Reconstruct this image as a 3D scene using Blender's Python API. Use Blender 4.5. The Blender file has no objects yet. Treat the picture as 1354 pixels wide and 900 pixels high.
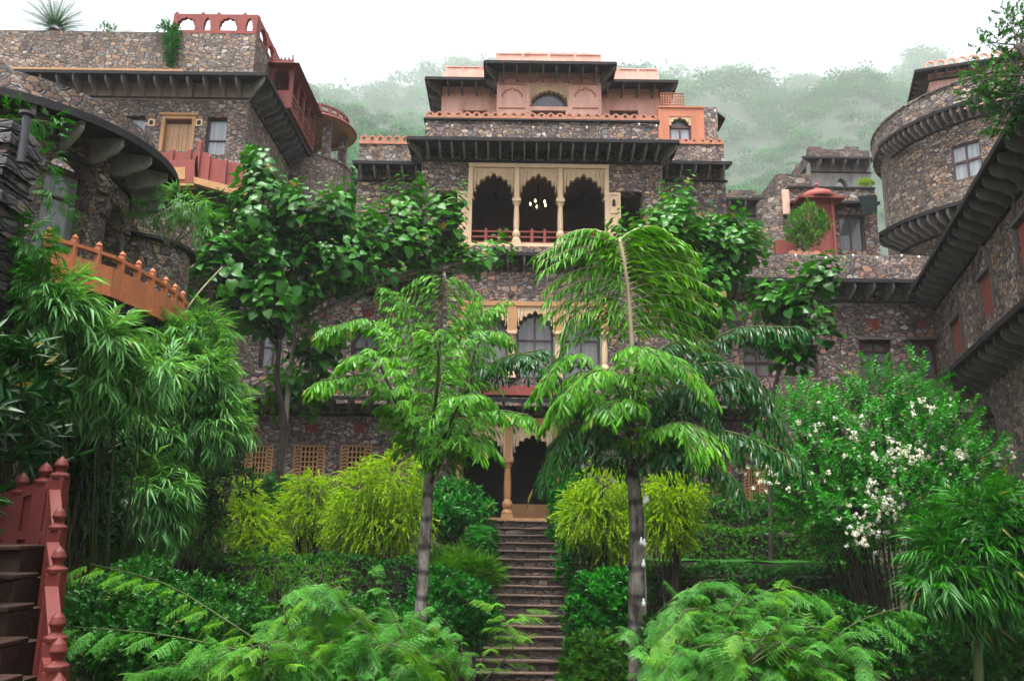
import bpy, math, random
import numpy as np
from mathutils import Vector, Matrix

SC = bpy.context.scene
COL = SC.collection
RNG = np.random.default_rng(7)
random.seed(7)
PI = math.pi

# ---------------------------------------------------------------- camera
F, CZ = 1100.0, 5.0
PITCH, ROLL = math.atan(250 / 1100), math.radians(0.8)
ROT = Matrix.Rotation(PI / 2 + PITCH, 3, 'X') @ Matrix.Rotation(ROLL, 3, 'Z')
CAMP = Vector((0, 0, CZ))
cam = bpy.data.cameras.new('camera')
cam.sensor_width = 36.0
cam.lens = 36.0 * F / 1354
cam.clip_start, cam.clip_end = 0.1, 3000
camo = bpy.data.objects.new('camera', cam)
camo.matrix_world = Matrix.Translation(CAMP) @ ROT.to_4x4()
COL.objects.link(camo)
SC.camera = camo

# ---------------------------------------------------------------- world, sun, exposure
SUN_EL, SUN_AZ = math.radians(74), math.radians(205)
w = bpy.data.worlds.new('World')
SC.world = w
w.use_nodes = True
nt = w.node_tree
nt.nodes.clear()
sky = nt.nodes.new('ShaderNodeTexSky')
sky.sky_type = 'NISHITA'
sky.sun_disc = False
sky.sun_elevation = SUN_EL
sky.sun_rotation = SUN_AZ
sky.dust_density = 6.0
sky.air_density = 1.0
sky.ozone_density = 1.0
hs = nt.nodes.new('ShaderNodeHueSaturation')
hs.inputs['Saturation'].default_value = 0.34
bg = nt.nodes.new('ShaderNodeBackground')
bg.inputs['Strength'].default_value = 0.11
out = nt.nodes.new('ShaderNodeOutputWorld')
nt.links.new(sky.outputs[0], hs.inputs['Color'])
nt.links.new(hs.outputs[0], bg.inputs['Color'])
nt.links.new(bg.outputs[0], out.inputs['Surface'])
sl = bpy.data.lights.new('sun', 'SUN')
sl.energy = 1.5
sl.angle = math.radians(24)
sl.color = (1.0, 0.985, 0.955)
so = bpy.data.objects.new('sun', sl)
sd = Vector((math.sin(SUN_AZ) * math.cos(SUN_EL), math.cos(SUN_AZ) * math.cos(SUN_EL), math.sin(SUN_EL)))
so.rotation_euler = sd.to_track_quat('Z', 'Y').to_euler()
so.location = (0, 0, 60)
COL.objects.link(so)
vs = SC.view_settings
vs.view_transform = 'Standard'
vs.look = 'None'
vs.gamma = 1.0
vs.exposure = 2.02
vs.use_curve_mapping = False
SC.cycles.max_bounces = 8
SC.cycles.diffuse_bounces = 2
SC.cycles.glossy_bounces = 2
SC.cycles.transmission_bounces = 4
SC.cycles.volume_bounces = 1
SC.cycles.use_fast_gi = False

# ---------------------------------------------------------------- pixel <-> world helpers (layout only)
def ray(u, v):
    return ROT @ Vector(((u - 677) / F, -(v - 450) / F, -1))
def P(u, v, Y):
    d = ray(u, v)
    return CAMP + d * (Y / d.y)
def PZ(u, v, z):
    d = ray(u, v)
    return CAMP + d * ((z - CZ) / d.z)
def pix(p):
    q = ROT.transposed() @ (Vector(p) - CAMP)
    return 677 + F * q.x / -q.z, 450 - F * q.y / -q.z
def tangent_radius(u, v, c):
    r = ray(u, v)
    return abs(r.x * c[1] - r.y * c[0]) / math.hypot(r.x, r.y)

# ---------------------------------------------------------------- object bookkeeping
ORG = {}
def tag(o, label, cat, group=None, kind=None):
    o['label'] = label
    o['category'] = cat
    if group: o['group'] = group
    if kind: o['kind'] = kind
    return o
def thing(name, label, cat, loc, group=None):
    o = bpy.data.objects.new(name, None)
    o.empty_display_size = 0.2
    o.location = loc
    COL.objects.link(o)
    ORG[o.name] = Vector(loc)
    return tag(o, label, cat, group)
def origin(o):
    return ORG.get(o.name, Vector((0, 0, 0))) if o else Vector((0, 0, 0))
def link(name, me, parent=None):
    o = bpy.data.objects.new(name, me)
    COL.objects.link(o)
    if parent:
        o.parent = parent
        ORG[o.name] = origin(parent)
    return o

class M:
    """collects geometry in world space, links it as ONE mesh object"""
    def __init__(s): s.v, s.f = [], []
    def add(s, vs, fs):
        k = len(s.v)
        s.v += [tuple(p) for p in vs]
        s.f += [tuple(i + k for i in f) for f in fs]
    def hexa(s, a, b):            # two quads, bottom and top, same order (ccw from above)
        s.add(list(a) + list(b), [(3, 2, 1, 0), (4, 5, 6, 7), (0, 1, 5, 4), (1, 2, 6, 5), (2, 3, 7, 6), (3, 0, 4, 7)])
    def box(s, x0, x1, y0, y1, z0, z1):
        s.hexa([(x0, y0, z0), (x1, y0, z0), (x1, y1, z0), (x0, y1, z0)], [(x0, y0, z1), (x1, y0, z1), (x1, y1, z1), (x0, y1, z1)])
    def prism(s, pts, vec):
        n = len(pts)
        vec = Vector(vec)
        s.add(list(pts) + [Vector(p) + vec for p in pts],
              [tuple(range(n))[::-1], tuple(range(n, 2 * n))] + [(i, (i + 1) % n, n + (i + 1) % n, n + i) for i in range(n)])
    def tube(s, pts, rad, n=8, caps=True):
        pts = [Vector(p) for p in pts]
        k = len(s.v)
        if not hasattr(rad, '__len__'): rad = [rad] * len(pts)
        ref = Vector((0.3, 0.9, 0.2)).normalized()
        for i, p in enumerate(pts):
            t = (pts[min(i + 1, len(pts) - 1)] - pts[max(i - 1, 0)])
            t = t.normalized() if t.length > 1e-9 else Vector((0, 0, 1))
            a = t.cross(ref)
            if a.length < 1e-3: a = t.cross(Vector((1, 0, 0)))
            a.normalize()
            b = t.cross(a)
            for j in range(n):
                an = 2 * PI * j / n
                s.v.append(tuple(p + (a * math.cos(an) + b * math.sin(an)) * rad[i]))
        for i in range(len(pts) - 1):
            for j in range(n):
                s.f.append((k + i * n + j, k + i * n + (j + 1) % n, k + (i + 1) * n + (j + 1) % n, k + (i + 1) * n + j))
        if caps:
            s.f.append(tuple(k + j for j in range(n))[::-1])
            s.f.append(tuple(k + (len(pts) - 1) * n + j for j in range(n)))
    def lathe(s, prof, c, n=32, a0=0.0, a1=2 * PI, close=False):
        full = abs(a1 - a0 - 2 * PI) < 1e-6
        na = n if full else n + 1
        k = len(s.v)
        for r, z in prof:
            for j in range(na):
                a = a0 + (a1 - a0) * j / n
                s.v.append((c[0] + r * math.cos(a), c[1] + r * math.sin(a), z))
        np_ = len(prof)
        for i in range(np_ if close else np_ - 1):
            i2 = (i + 1) % np_
            for j in range(n):
                j2 = (j + 1) % na
                s.f.append((k + i * na + j, k + i * na + j2, k + i2 * na + j2, k + i2 * na + j))
        if close and not full:
            s.f.append(tuple(k + i * na for i in range(np_)))
            s.f.append(tuple(k + i * na + na - 1 for i in range(np_))[::-1])
    def mesh(s, name, mat, o=Vector((0, 0, 0)), smooth=False):
        me = bpy.data.meshes.new(name)
        me.from_pydata([(p[0] - o[0], p[1] - o[1], p[2] - o[2]) for p in s.v], [], s.f)
        me.materials.append(mat)
        if smooth:
            me.polygons.foreach_set('use_smooth', [True] * len(me.polygons))
        me.update()
        return me
    def build(s, name, mat, parent=None, smooth=False, bevel=0.0):
        o = link(name, s.mesh(name, mat, origin(parent), smooth), parent)
        if bevel:
            b = o.modifiers.new('bevel', 'BEVEL')
            b.width = bevel
            b.segments = 2
            b.limit_method = 'ANGLE'
        return o

# ---------------------------------------------------------------- materials
def mat_new(name):
    m = bpy.data.materials.new(name)
    m.use_nodes = True
    nt = m.node_tree
    nt.nodes.clear()
    o = nt.nodes.new('ShaderNodeOutputMaterial')
    return m, nt, o
def N(nt, t, **kw):
    n = nt.nodes.new(t)
    for k, v in kw.items():
        if k in n.inputs: n.inputs[k].default_value = v
        else: setattr(n, k, v)
    return n
def ramp(nt, stops, interp='LINEAR'):
    r = nt.nodes.new('ShaderNodeValToRGB')
    cr = r.color_ramp
    cr.interpolation = interp
    while len(cr.elements) < len(stops): cr.elements.new(0.5)
    for e, (p, c) in zip(cr.elements, stops):
        e.position = p
        e.color = (*c, 1)
    return r
def math_(nt, op, a=None, b=None):
    n = nt.nodes.new('ShaderNodeMath')
    n.operation = op
    for i, x in enumerate((a, b)):
        if x is None: continue
        if isinstance(x, (int, float)): n.inputs[i].default_value = x
        else: nt.links.new(x, n.inputs[i])
    return n.outputs[0]

def stone(name, cols, mortar, scale=4.5, squash=1.65, bump=1.0, rough=0.75, dirt=0.5, gap=0.06):
    """random rubble masonry: cells of many stone colours with raked joints, damp and dirt in big patches"""
    m, nt, o = mat_new(name)
    L = nt.links.new
    g = N(nt, 'ShaderNodeNewGeometry')
    n1 = N(nt, 'ShaderNodeTexNoise', Scale=1.3, Detail=3.0)
    L(g.outputs['Position'], n1.inputs['Vector'])
    mixv = N(nt, 'ShaderNodeVectorMath', operation='MULTIPLY_ADD')
    L(n1.outputs['Color'], mixv.inputs[0])
    mixv.inputs[1].default_value = (0.22, 0.22, 0.16)
    L(g.outputs['Position'], mixv.inputs[2])
    mp = N(nt, 'ShaderNodeVectorMath', operation='MULTIPLY')
    L(mixv.outputs[0], mp.inputs[0])
    mp.inputs[1].default_value = (scale, scale, scale * squash)
    va = N(nt, 'ShaderNodeTexVoronoi', feature='F1', Scale=1.0, Randomness=0.95)
    vb = N(nt, 'ShaderNodeTexVoronoi', feature='DISTANCE_TO_EDGE', Scale=1.0, Randomness=0.95)
    # smaller stones between the big ones
    vc = N(nt, 'ShaderNodeTexVoronoi', feature='F1', Scale=2.6, Randomness=1.0)
    vd = N(nt, 'ShaderNodeTexVoronoi', feature='DISTANCE_TO_EDGE', Scale=2.6, Randomness=1.0)
    for q in (va, vb, vc, vd): L(mp.outputs[0], q.inputs['Vector'])
    sel = N(nt, 'ShaderNodeTexNoise', Scale=2.4, Detail=1.0)
    L(g.outputs['Position'], sel.inputs['Vector'])
    selm = math_(nt, 'GREATER_THAN', sel.outputs['Fac'], 0.53)
    cm = N(nt, 'ShaderNodeMix', data_type='RGBA')
    L(selm, cm.inputs[0]); L(va.outputs['Color'], cm.inputs[6]); L(vc.outputs['Color'], cm.inputs[7])
    em = N(nt, 'ShaderNodeMix', data_type='FLOAT')
    L(selm, em.inputs[0]); L(vb.outputs['Distance'], em.inputs[2]); L(math_(nt, 'MULTIPLY', vd.outputs['Distance'], 1.0), em.inputs[3])
    sp = N(nt, 'ShaderNodeSeparateColor')
    L(cm.outputs[2], sp.inputs[0])
    k = len(cols)
    r = ramp(nt, [(i / k, c) for i, c in enumerate(cols)], 'CONSTANT')
    L(sp.outputs[0], r.inputs['Fac'])
    val = N(nt, 'ShaderNodeMapRange')
    L(sp.outputs[1], val.inputs[0])
    val.inputs[3].default_value, val.inputs[4].default_value = 0.5, 1.5
    n2 = N(nt, 'ShaderNodeTexNoise', Scale=14.0, Detail=5.0, Roughness=0.7)
    L(g.outputs['Position'], n2.inputs['Vector'])
    n3 = N(nt, 'ShaderNodeMapRange')
    L(n2.outputs['Fac'], n3.inputs[0])
    n3.inputs[1].default_value, n3.inputs[2].default_value = 0.25, 0.75
    n3.inputs[3].default_value, n3.inputs[4].default_value = 0.55, 1.4
    c1 = N(nt, 'ShaderNodeVectorMath', operation='SCALE')
    L(r.outputs[0], c1.inputs[0]); L(math_(nt, 'MULTIPLY', val.outputs[0], n3.outputs[0]), c1.inputs['Scale'])
    # joints
    jr = N(nt, 'ShaderNodeMapRange')
    L(em.outputs[0], jr.inputs[0])
    jr.inputs[1].default_value, jr.inputs[2].default_value = gap * 0.35, gap * 1.6
    jm = N(nt, 'ShaderNodeMix', data_type='RGBA')
    L(jr.outputs[0], jm.inputs[0])
    jm.inputs[6].default_value = (*mortar, 1)
    L(c1.outputs[0], jm.inputs[7])
    # damp patches
    n4 = N(nt, 'ShaderNodeTexNoise', Scale=0.55, Detail=6.0, Roughness=0.65)
    mz = N(nt, 'ShaderNodeVectorMath', operation='MULTIPLY')
    L(g.outputs['Position'], mz.inputs[0]); mz.inputs[1].default_value = (1.6, 1.6, 0.6)
    L(mz.outputs[0], n4.inputs['Vector'])
    dm = N(nt, 'ShaderNodeMapRange')
    L(n4.outputs['Fac'], dm.inputs[0])
    dm.inputs[1].default_value, dm.inputs[2].default_value = 0.35, 0.66
    dm.inputs[3].default_value, dm.inputs[4].default_value = 1.12, 1.0 - dirt
    c2 = N(nt, 'ShaderNodeVectorMath', operation='SCALE')
    L(jm.outputs[2], c2.inputs[0]); L(dm.outputs[0], c2.inputs['Scale'])
    b = N(nt, 'ShaderNodeBsdfPrincipled', Roughness=rough)
    L(c2.outputs[0], b.inputs['Base Color'])
    hh = math_(nt, 'ADD', math_(nt, 'MULTIPLY', jr.outputs[0], 0.7), math_(nt, 'ADD', math_(nt, 'MULTIPLY', n2.outputs['Fac'], 0.35), math_(nt, 'MULTIPLY', sp.outputs[2], 0.5)))
    bp = N(nt, 'ShaderNodeBump', Strength=bump, Distance=0.06)
    L(hh, bp.inputs['Height'])
    L(bp.outputs[0], b.inputs['Normal'])
    L(b.outputs[0], o.inputs['Surface'])
    return m

def plaster(name, col, col2=None, rough=0.6, scale=1.2, amount=0.6, bump=0.15, fine=22.0, streak=True, spec=0.4, carve=0.0):
    """painted plaster or stone with blotches, rain streaks and fine grain"""
    m, nt, o = mat_new(name)
    L = nt.links.new
    col2 = col2 or tuple(c * 0.45 for c in col)
    g = N(nt, 'ShaderNodeNewGeometry')
    mz = N(nt, 'ShaderNodeVectorMath', operation='MULTIPLY')
    L(g.outputs['Position'], mz.inputs[0])
    mz.inputs[1].default_value = (2.2, 2.2, 0.45) if streak else (1, 1, 1)
    n1 = N(nt, 'ShaderNodeTexNoise', Scale=scale, Detail=7.0, Roughness=0.68)
    L(mz.outputs[0], n1.inputs['Vector'])
    r = N(nt, 'ShaderNodeMapRange')
    L(n1.outputs['Fac'], r.inputs[0])
    r.inputs[1].default_value, r.inputs[2].default_value = 0.42, 0.78
    r.inputs[3].default_value, r.inputs[4].default_value = 0.0, amount
    mx = N(nt, 'ShaderNodeMix', data_type='RGBA')
    L(r.outputs[0], mx.inputs[0])
    mx.inputs[6].default_value, mx.inputs[7].default_value = (*col, 1), (*col2, 1)
    n2 = N(nt, 'ShaderNodeTexNoise', Scale=fine, Detail=4.0)
    L(g.outputs['Position'], n2.inputs['Vector'])
    sc = N(nt, 'ShaderNodeMapRange')
    L(n2.outputs['Fac'], sc.inputs[0])
    sc.inputs[1].default_value, sc.inputs[2].default_value = 0.3, 0.7
    sc.inputs[3].default_value, sc.inputs[4].default_value = 0.85, 1.12
    n5 = N(nt, 'ShaderNodeTexNoise', Scale=fine * .45, Detail=6.0, Roughness=0.75)
    L(g.outputs['Position'], n5.inputs['Vector'])
    ch = N(nt, 'ShaderNodeMapRange')
    L(n5.outputs['Fac'], ch.inputs[0])
    ch.inputs[1].default_value, ch.inputs[2].default_value = 0.60, 0.68
    ch.inputs[4].default_value = min(.85, amount)
    mc = N(nt, 'ShaderNodeMix', data_type='RGBA')
    L(ch.outputs[0], mc.inputs[0]); L(mx.outputs[2], mc.inputs[6])
    mc.inputs[7].default_value = (*[.6 * a + .4 * b for a, b in zip(col2, (.12, .10, .09))], 1)
    c2 = N(nt, 'ShaderNodeVectorMath', operation='SCALE')
    L(mc.outputs[2], c2.inputs[0]); L(sc.outputs[0], c2.inputs['Scale'])
    b = N(nt, 'ShaderNodeBsdfPrincipled', Roughness=rough)
    b.inputs['Specular IOR Level'].default_value = spec
    L(c2.outputs[0], b.inputs['Base Color'])
    bp = N(nt, 'ShaderNodeBump', Strength=bump, Distance=0.02)
    if carve:
        vv = N(nt, 'ShaderNodeTexVoronoi', feature='SMOOTH_F1', Scale=9.0)
        L(g.outputs['Position'], vv.inputs['Vector'])
        wv = math_(nt, 'SINE', math_(nt, 'MULTIPLY', vv.outputs['Distance'], 34.0))
        L(math_(nt, 'ADD', math_(nt, 'MULTIPLY', wv, carve), n2.outputs['Fac']), bp.inputs['Height'])
        bp.inputs['Strength'].default_value = 0.6
    else:
        L(n2.outputs['Fac'], bp.inputs['Height'])
    L(bp.outputs[0], b.inputs['Normal'])
    L(b.outputs[0], o.inputs['Surface'])
    return m

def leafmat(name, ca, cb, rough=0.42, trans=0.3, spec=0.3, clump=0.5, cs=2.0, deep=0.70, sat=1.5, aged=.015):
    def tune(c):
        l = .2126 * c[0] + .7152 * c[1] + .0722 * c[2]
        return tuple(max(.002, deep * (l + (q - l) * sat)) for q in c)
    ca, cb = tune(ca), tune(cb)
    trans *= .75
    m, nt, o = mat_new(name)
    L = nt.links.new
    g = N(nt, 'ShaderNodeNewGeometry')
    n1 = N(nt, 'ShaderNodeTexNoise', Scale=cs, Detail=2.0)
    L(g.outputs['Position'], n1.inputs['Vector'])
    f = math_(nt, 'ADD', math_(nt, 'MULTIPLY', g.outputs['Random Per Island'], 1.0 - clump),
              math_(nt, 'MULTIPLY', math_(nt, 'MULTIPLY_ADD' if False else 'SUBTRACT', math_(nt, 'MULTIPLY', n1.outputs['Fac'], 2.2), 0.6), clump))
    r = ramp(nt, [(0.0, ca), (0.55, tuple((a + b) / 2 for a, b in zip(ca, cb))), (1.0, cb)])
    L(f, r.inputs['Fac'])
    b = N(nt, 'ShaderNodeBsdfPrincipled', Roughness=rough)
    b.inputs['Specular IOR Level'].default_value = spec
    r0 = r
    r = N(nt, 'ShaderNodeMix', data_type='RGBA')      # a few leaves turning yellow or brown
    L(math_(nt, 'MULTIPLY', math_(nt, 'GREATER_THAN', g.outputs['Random Per Island'], 1.0 - aged), .8), r.inputs[0])
    L(r0.outputs[0], r.inputs[6])
    r.inputs[7].default_value = (.26, .19, .05, 1)
    L(r.outputs[2], b.inputs['Base Color'])
    t = N(nt, 'ShaderNodeBsdfTranslucent')
    hv = N(nt, 'ShaderNodeMix', data_type='RGBA')
    hv.blend_type = 'MULTIPLY'
    hv.inputs[0].default_value = 1.0
    L(r.outputs[2], hv.inputs[6])
    hv.inputs[7].default_value = (1.5, 1.35, 0.5, 1)
    L(hv.outputs[2], t.inputs['Color'])
    mx = N(nt, 'ShaderNodeMixShader')
    mx.inputs[0].default_value = trans
    L(b.outputs[0], mx.inputs[1]); L(t.outputs[0], mx.inputs[2])
    L(mx.outputs[0], o.inputs['Surface'])
    return m

def bark(name, ca, cb, scale=5.0, ring=0.0):
    m, nt, o = mat_new(name)
    L = nt.links.new
    g = N(nt, 'ShaderNodeNewGeometry')
    mz = N(nt, 'ShaderNodeVectorMath', operation='MULTIPLY')
    L(g.outputs['Position'], mz.inputs[0]); mz.inputs[1].default_value = (1.4, 1.4, 0.5)
    n1 = N(nt, 'ShaderNodeTexNoise', Scale=scale, Detail=8.0, Roughness=0.7)
    L(mz.outputs[0], n1.inputs['Vector'])
    r = ramp(nt, [(0.38, ca), (0.62, cb)])
    L(n1.outputs['Fac'], r.inputs['Fac'])
    b = N(nt, 'ShaderNodeBsdfPrincipled', Roughness=0.85)
    b.inputs['Specular IOR Level'].default_value = .2
    src = r.outputs[0]
    h = n1.outputs['Fac']
    if ring:
        wv = N(nt, 'ShaderNodeTexWave', Scale=ring, Distortion=3.0, Detail=2.0)
        wv.bands_direction = 'Z'
        L(g.outputs['Position'], wv.inputs['Vector'])
        rr = N(nt, 'ShaderNodeMapRange'); L(wv.outputs['Fac'], rr.inputs[0])
        rr.inputs[1].default_value, rr.inputs[2].default_value, rr.inputs[3].default_value = 0.0, 0.25, 0.35
        sc = N(nt, 'ShaderNodeVectorMath', operation='SCALE')
        L(src, sc.inputs[0]); L(rr.outputs[0], sc.inputs['Scale'])
        src = sc.outputs[0]
        h = math_(nt, 'ADD', h, math_(nt, 'MULTIPLY', rr.outputs[0], 0.6))
    L(src, b.inputs['Base Color'])
    bp = N(nt, 'ShaderNodeBump', Strength=0.7, Distance=0.03)
    L(h, bp.inputs['Height']); L(bp.outputs[0], b.inputs['Normal'])
    L(b.outputs[0], o.inputs['Surface'])
    return m

def plain(name, col, rough=0.5, metal=0.0, emit=None, estr=0.0):
    m, nt, o = mat_new(name)
    b = N(nt, 'ShaderNodeBsdfPrincipled', Roughness=rough, Metallic=metal)
    n1 = N(nt, 'ShaderNodeTexNoise', Scale=9.0, Detail=4.0)
    g = N(nt, 'ShaderNodeNewGeometry')
    nt.links.new(g.outputs['Position'], n1.inputs['Vector'])
    r = ramp(nt, [(0.3, tuple(c * 0.75 for c in col)), (0.7, tuple(min(1, c * 1.2) for c in col))])
    nt.links.new(n1.outputs['Fac'], r.inputs['Fac'])
    nt.links.new(r.outputs[0], b.inputs['Base Color'])
    if emit:
        b.inputs['Emission Color'].default_value = (*emit, 1)
        b.inputs['Emission Strength'].default_value = estr
    nt.links.new(b.outputs[0], o.inputs['Surface'])
    return m

def curtain_glass(name, col):
    """window glass with a pale curtain hanging right behind it"""
    m, nt, o = mat_new(name)
    L = nt.links.new
    g = N(nt, 'ShaderNodeNewGeometry')
    mz = N(nt, 'ShaderNodeVectorMath', operation='MULTIPLY')
    L(g.outputs['Position'], mz.inputs[0]); mz.inputs[1].default_value = (9.0, 9.0, .5)
    wv = N(nt, 'ShaderNodeTexNoise', Scale=1.0, Detail=2.0)
    L(mz.outputs[0], wv.inputs['Vector'])
    r = ramp(nt, [(0.3, tuple(c * 0.5 for c in col)), (.7, col)])
    L(wv.outputs['Fac'], r.inputs['Fac'])
    b = N(nt, 'ShaderNodeBsdfPrincipled', Roughness=0.6)
    L(r.outputs[0], b.inputs['Base Color'])
    b.inputs['Coat Weight'].default_value = 1.0
    b.inputs['Coat Roughness'].default_value = 0.03
    L(b.outputs[0], o.inputs['Surface'])
    return m

MAT = {}
mixA = [(.21,.15,.11), (.17,.115,.085), (.26,.19,.13), (.10,.085,.09), (.17,.125,.12), (.075,.055,.06), (.24,.195,.165), (.13,.10,.12), (.20,.115,.085), (.055,.05,.055), (.27,.24,.22), (.15,.10,.09), (.11,.075,.08), (.19,.155,.15)]
mixA = [(c[0] * 1.10, c[1], c[2] * .84) for c in mixA]
mixB = [(.24,.18,.14), (.30,.25,.20), (.15,.11,.10), (.33,.22,.15), (.22,.19,.18), (.26,.14,.09), (.38,.32,.26), (.17,.14,.14), (.28,.22,.17)]
mixC = [(.13,.085,.08), (.18,.10,.08), (.23,.17,.15), (.09,.06,.06), (.16,.12,.12), (.24,.12,.08), (.075,.06,.065), (.21,.19,.18)]
MAT['stone'] = stone('rubble_stone_grey', [tuple(min(.5, q * 1.5) for q in c) for c in mixA] + [(.36, .33, .31), (.30, .28, .27)], (.06, .052, .05))
MAT['stone_warm'] = stone('rubble_stone_warm', mixB, (.09, .07, .06), scale=4.1, dirt=0.4)
MAT['stone_red'] = stone('rubble_stone_red', [tuple(q * 1.3 for q in (c[0], c[1], c[2] * .92)) for c in mixC], (.05, .042, .042), scale=4.4, dirt=0.35)
MAT['stone_tower'] = stone('rubble_stone_tower', mixB[1:] + mixA[:4], (.05, .042, .038), scale=4.3, squash=1.8, dirt=0.4)
MAT['stone_near'] = stone('rubble_stone_near', [tuple(q * .8 for q in c) for c in mixB[1:] + mixA[:5]], (.04, .033, .03), scale=7.5, squash=1.8, dirt=0.45)
MAT['slate'] = stone('stacked_slate', [(.05,.04,.045), (.09,.065,.06), (.035,.03,.035), (.15,.09,.06), (.07,.05,.055), (.12,.10,.10)], (.008, .007, .008), scale=3.4, squash=3.6, bump=1.0, rough=0.45, dirt=0.6, gap=0.10)
MAT['stone_far'] = stone('rubble_stone_far', [tuple(c * 0.9 for c in q) for q in mixA], (.06, .055, .05), scale=2.0)
MAT['pink'] = plaster('pink_plaster', (.76, .45, .36), (.38, .19, .15), rough=0.8, amount=0.75, spec=.2)
MAT['salmon'] = plaster('salmon_plaster', (.53, .20, .115), (.28, .12, .08), rough=0.8, amount=0.75, spec=.2)
MAT['merlon'] = plaster('terracotta_plaster', (.44, .18, .10), (.17, .09, .065), rough=0.75, amount=0.8, scale=2.0)
MAT['red'] = plaster('shade_darkened_red', (.10, .016, .012), (.055, .012, .010), rough=0.5, amount=0.6, bump=0.08, spec=.25)  # shade of overhanging trees is put into this red
MAT['redmid'] = plaster('dark_red_paint', (.21, .040, .030), (.11, .026, .022), rough=0.5, amount=0.6, bump=0.08, spec=.3)
MAT['redpale'] = plaster('faded_red_paint', (.27, .066, .054), (.13, .045, .04), rough=0.65, amount=0.85, spec=.2)
MAT['orange'] = plaster('orange_paint', (.46, .15, .06), (.24, .09, .05), rough=0.65, amount=0.8, spec=.2, scale=2.0)
MAT['ochre'] = plaster('ochre_plaster', (.45, .235, .10), (.27, .14, .07), rough=0.7, amount=0.7)
MAT['buff'] = plaster('buff_plaster', (.36, .27, .19), (.18, .12, .09), rough=0.8, amount=0.8)
MAT['sand'] = plaster('carved_sandstone', (.60, .42, .25), (.34, .23, .14), rough=0.7, amount=0.6, carve=0.35)
MAT['sandp'] = plaster('plain_sandstone', (.66, .47, .30), (.40, .27, .17), rough=0.7, amount=0.6)
MAT['eave'] = plaster('wet_slate_slab', (.022, .020, .022), (.010, .009, .010), rough=0.6, amount=0.9, bump=0.3, spec=0.15)
MAT['bracket'] = plaster('weathered_bracket_stone', (.13, .12, .11), (.04, .037, .035), rough=0.6, amount=0.9, bump=0.3)
MAT['bracketl'] = plaster('pale_bracket_stone', (.28, .265, .25), (.08, .074, .07), rough=0.6, amount=0.9, bump=0.3)
MAT['wooddark'] = plaster('dark_window_wood', (.075, .04, .035), (.04, .022, .02), rough=0.5)
MAT['woodred'] = plaster('red_window_wood', (.085, .026, .024), (.05, .018, .018), rough=0.5)
MAT['woodpale'] = plaster('pale_door_wood', (.44, .25, .13), (.30, .16, .08), rough=0.55, scale=2.5)
MAT['dark'] = plaster('dark_room_and_shade', (.032, .02, .017), (.02, .012, .011), rough=0.9)  # room interiors; also carries the shade of the passage wall as colour
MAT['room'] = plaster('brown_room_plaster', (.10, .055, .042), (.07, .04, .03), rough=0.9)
MAT['glass'] = curtain_glass('curtained_glass', (.15, .15, .155))
MAT['glassblue'] = curtain_glass('pale_curtained_glass', (.30, .34, .37))
MAT['glassdark'] = curtain_glass('dark_screen_glass', (.06, .068, .075))
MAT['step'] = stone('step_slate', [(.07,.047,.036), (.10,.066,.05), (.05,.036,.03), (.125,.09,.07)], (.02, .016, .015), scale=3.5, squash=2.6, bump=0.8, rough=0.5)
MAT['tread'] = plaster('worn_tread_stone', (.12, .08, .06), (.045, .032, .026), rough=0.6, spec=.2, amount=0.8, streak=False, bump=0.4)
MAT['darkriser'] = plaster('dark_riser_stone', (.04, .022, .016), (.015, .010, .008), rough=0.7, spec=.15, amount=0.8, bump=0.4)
MAT['soil'] = plaster('garden_soil', (.035, .03, .018), (.02, .03, .01), rough=0.95, streak=False, bump=0.6)
MAT['hill'] = plaster('hill_scrub', (.02, .045, .016), (.014, .03, .01), rough=0.95, streak=False, scale=0.2)
MAT['metal'] = plain('black_pipe', (.03, .03, .035), 0.35)
MAT['teal'] = plain('teal_enamel', (.02, .10, .10), 0.4)
MAT['bulb'] = plain('white_bulb', (.75, .75, .72), 0.25)
MAT['flame'] = plain('lit_bulb', (.9, .75, .4), 0.4, emit=(1.0, .72, .32), estr=3.0)
MAT['cable'] = plain('pale_cable', (.22, .20, .17), 0.6)
MAT['bark'] = bark('dark_bark', (.022, .016, .013), (.06, .046, .038))
MAT['barkpale'] = bark('pale_bark', (.17, .14, .10), (.30, .26, .20))
MAT['palmbark'] = bark('palm_bark', (.035, .028, .022), (.25, .23, .195), 4.5, ring=0.7)
MAT['greenstem'] = bark('green_stem', (.035, .055, .018), (.08, .10, .035))
MAT['palmpale'] = bark('pale_palm_bark', (.07, .06, .05), (.34, .32, .27), 4.5, ring=0.8)
MAT['tanstem'] = bark('tan_stem', (.33, .29, .16), (.44, .40, .24))
MAT['l_broad'] = leafmat('broad_leaf', (.025, .09, .025), (.11, .26, .07), 0.38, 0.28, cs=1.2)
MAT['l_broad2'] = leafmat('broad_leaf_pale', (.03, .11, .028), (.14, .31, .075), 0.38, 0.3, cs=1.2)
MAT['l_bamboo'] = leafmat('bamboo_leaf', (.035, .14, .035), (.22, .51, .15), 0.4, 0.42, spec=.35, cs=0.9, deep=.85, sat=1.1, aged=.006)
MAT['l_bamboo2'] = leafmat('bamboo_leaf_deep', (.018, .085, .02), (.095, .25, .06), 0.42, 0.35, cs=1.3, aged=.006)
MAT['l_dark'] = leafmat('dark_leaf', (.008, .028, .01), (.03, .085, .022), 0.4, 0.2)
MAT['l_gold'] = leafmat('golden_leaf', (.07, .19, .015), (.45, .66, .045), 0.5, 0.5, cs=3.2, deep=.95, sat=1.15, aged=.03)
MAT['l_hedge'] = leafmat('hedge_leaf', (.016, .065, .014), (.07, .19, .03), 0.4, 0.25)
MAT['l_hedge2'] = leafmat('bright_hedge_leaf', (.04, .12, .012), (.13, .28, .025), 0.4, 0.3)
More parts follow.
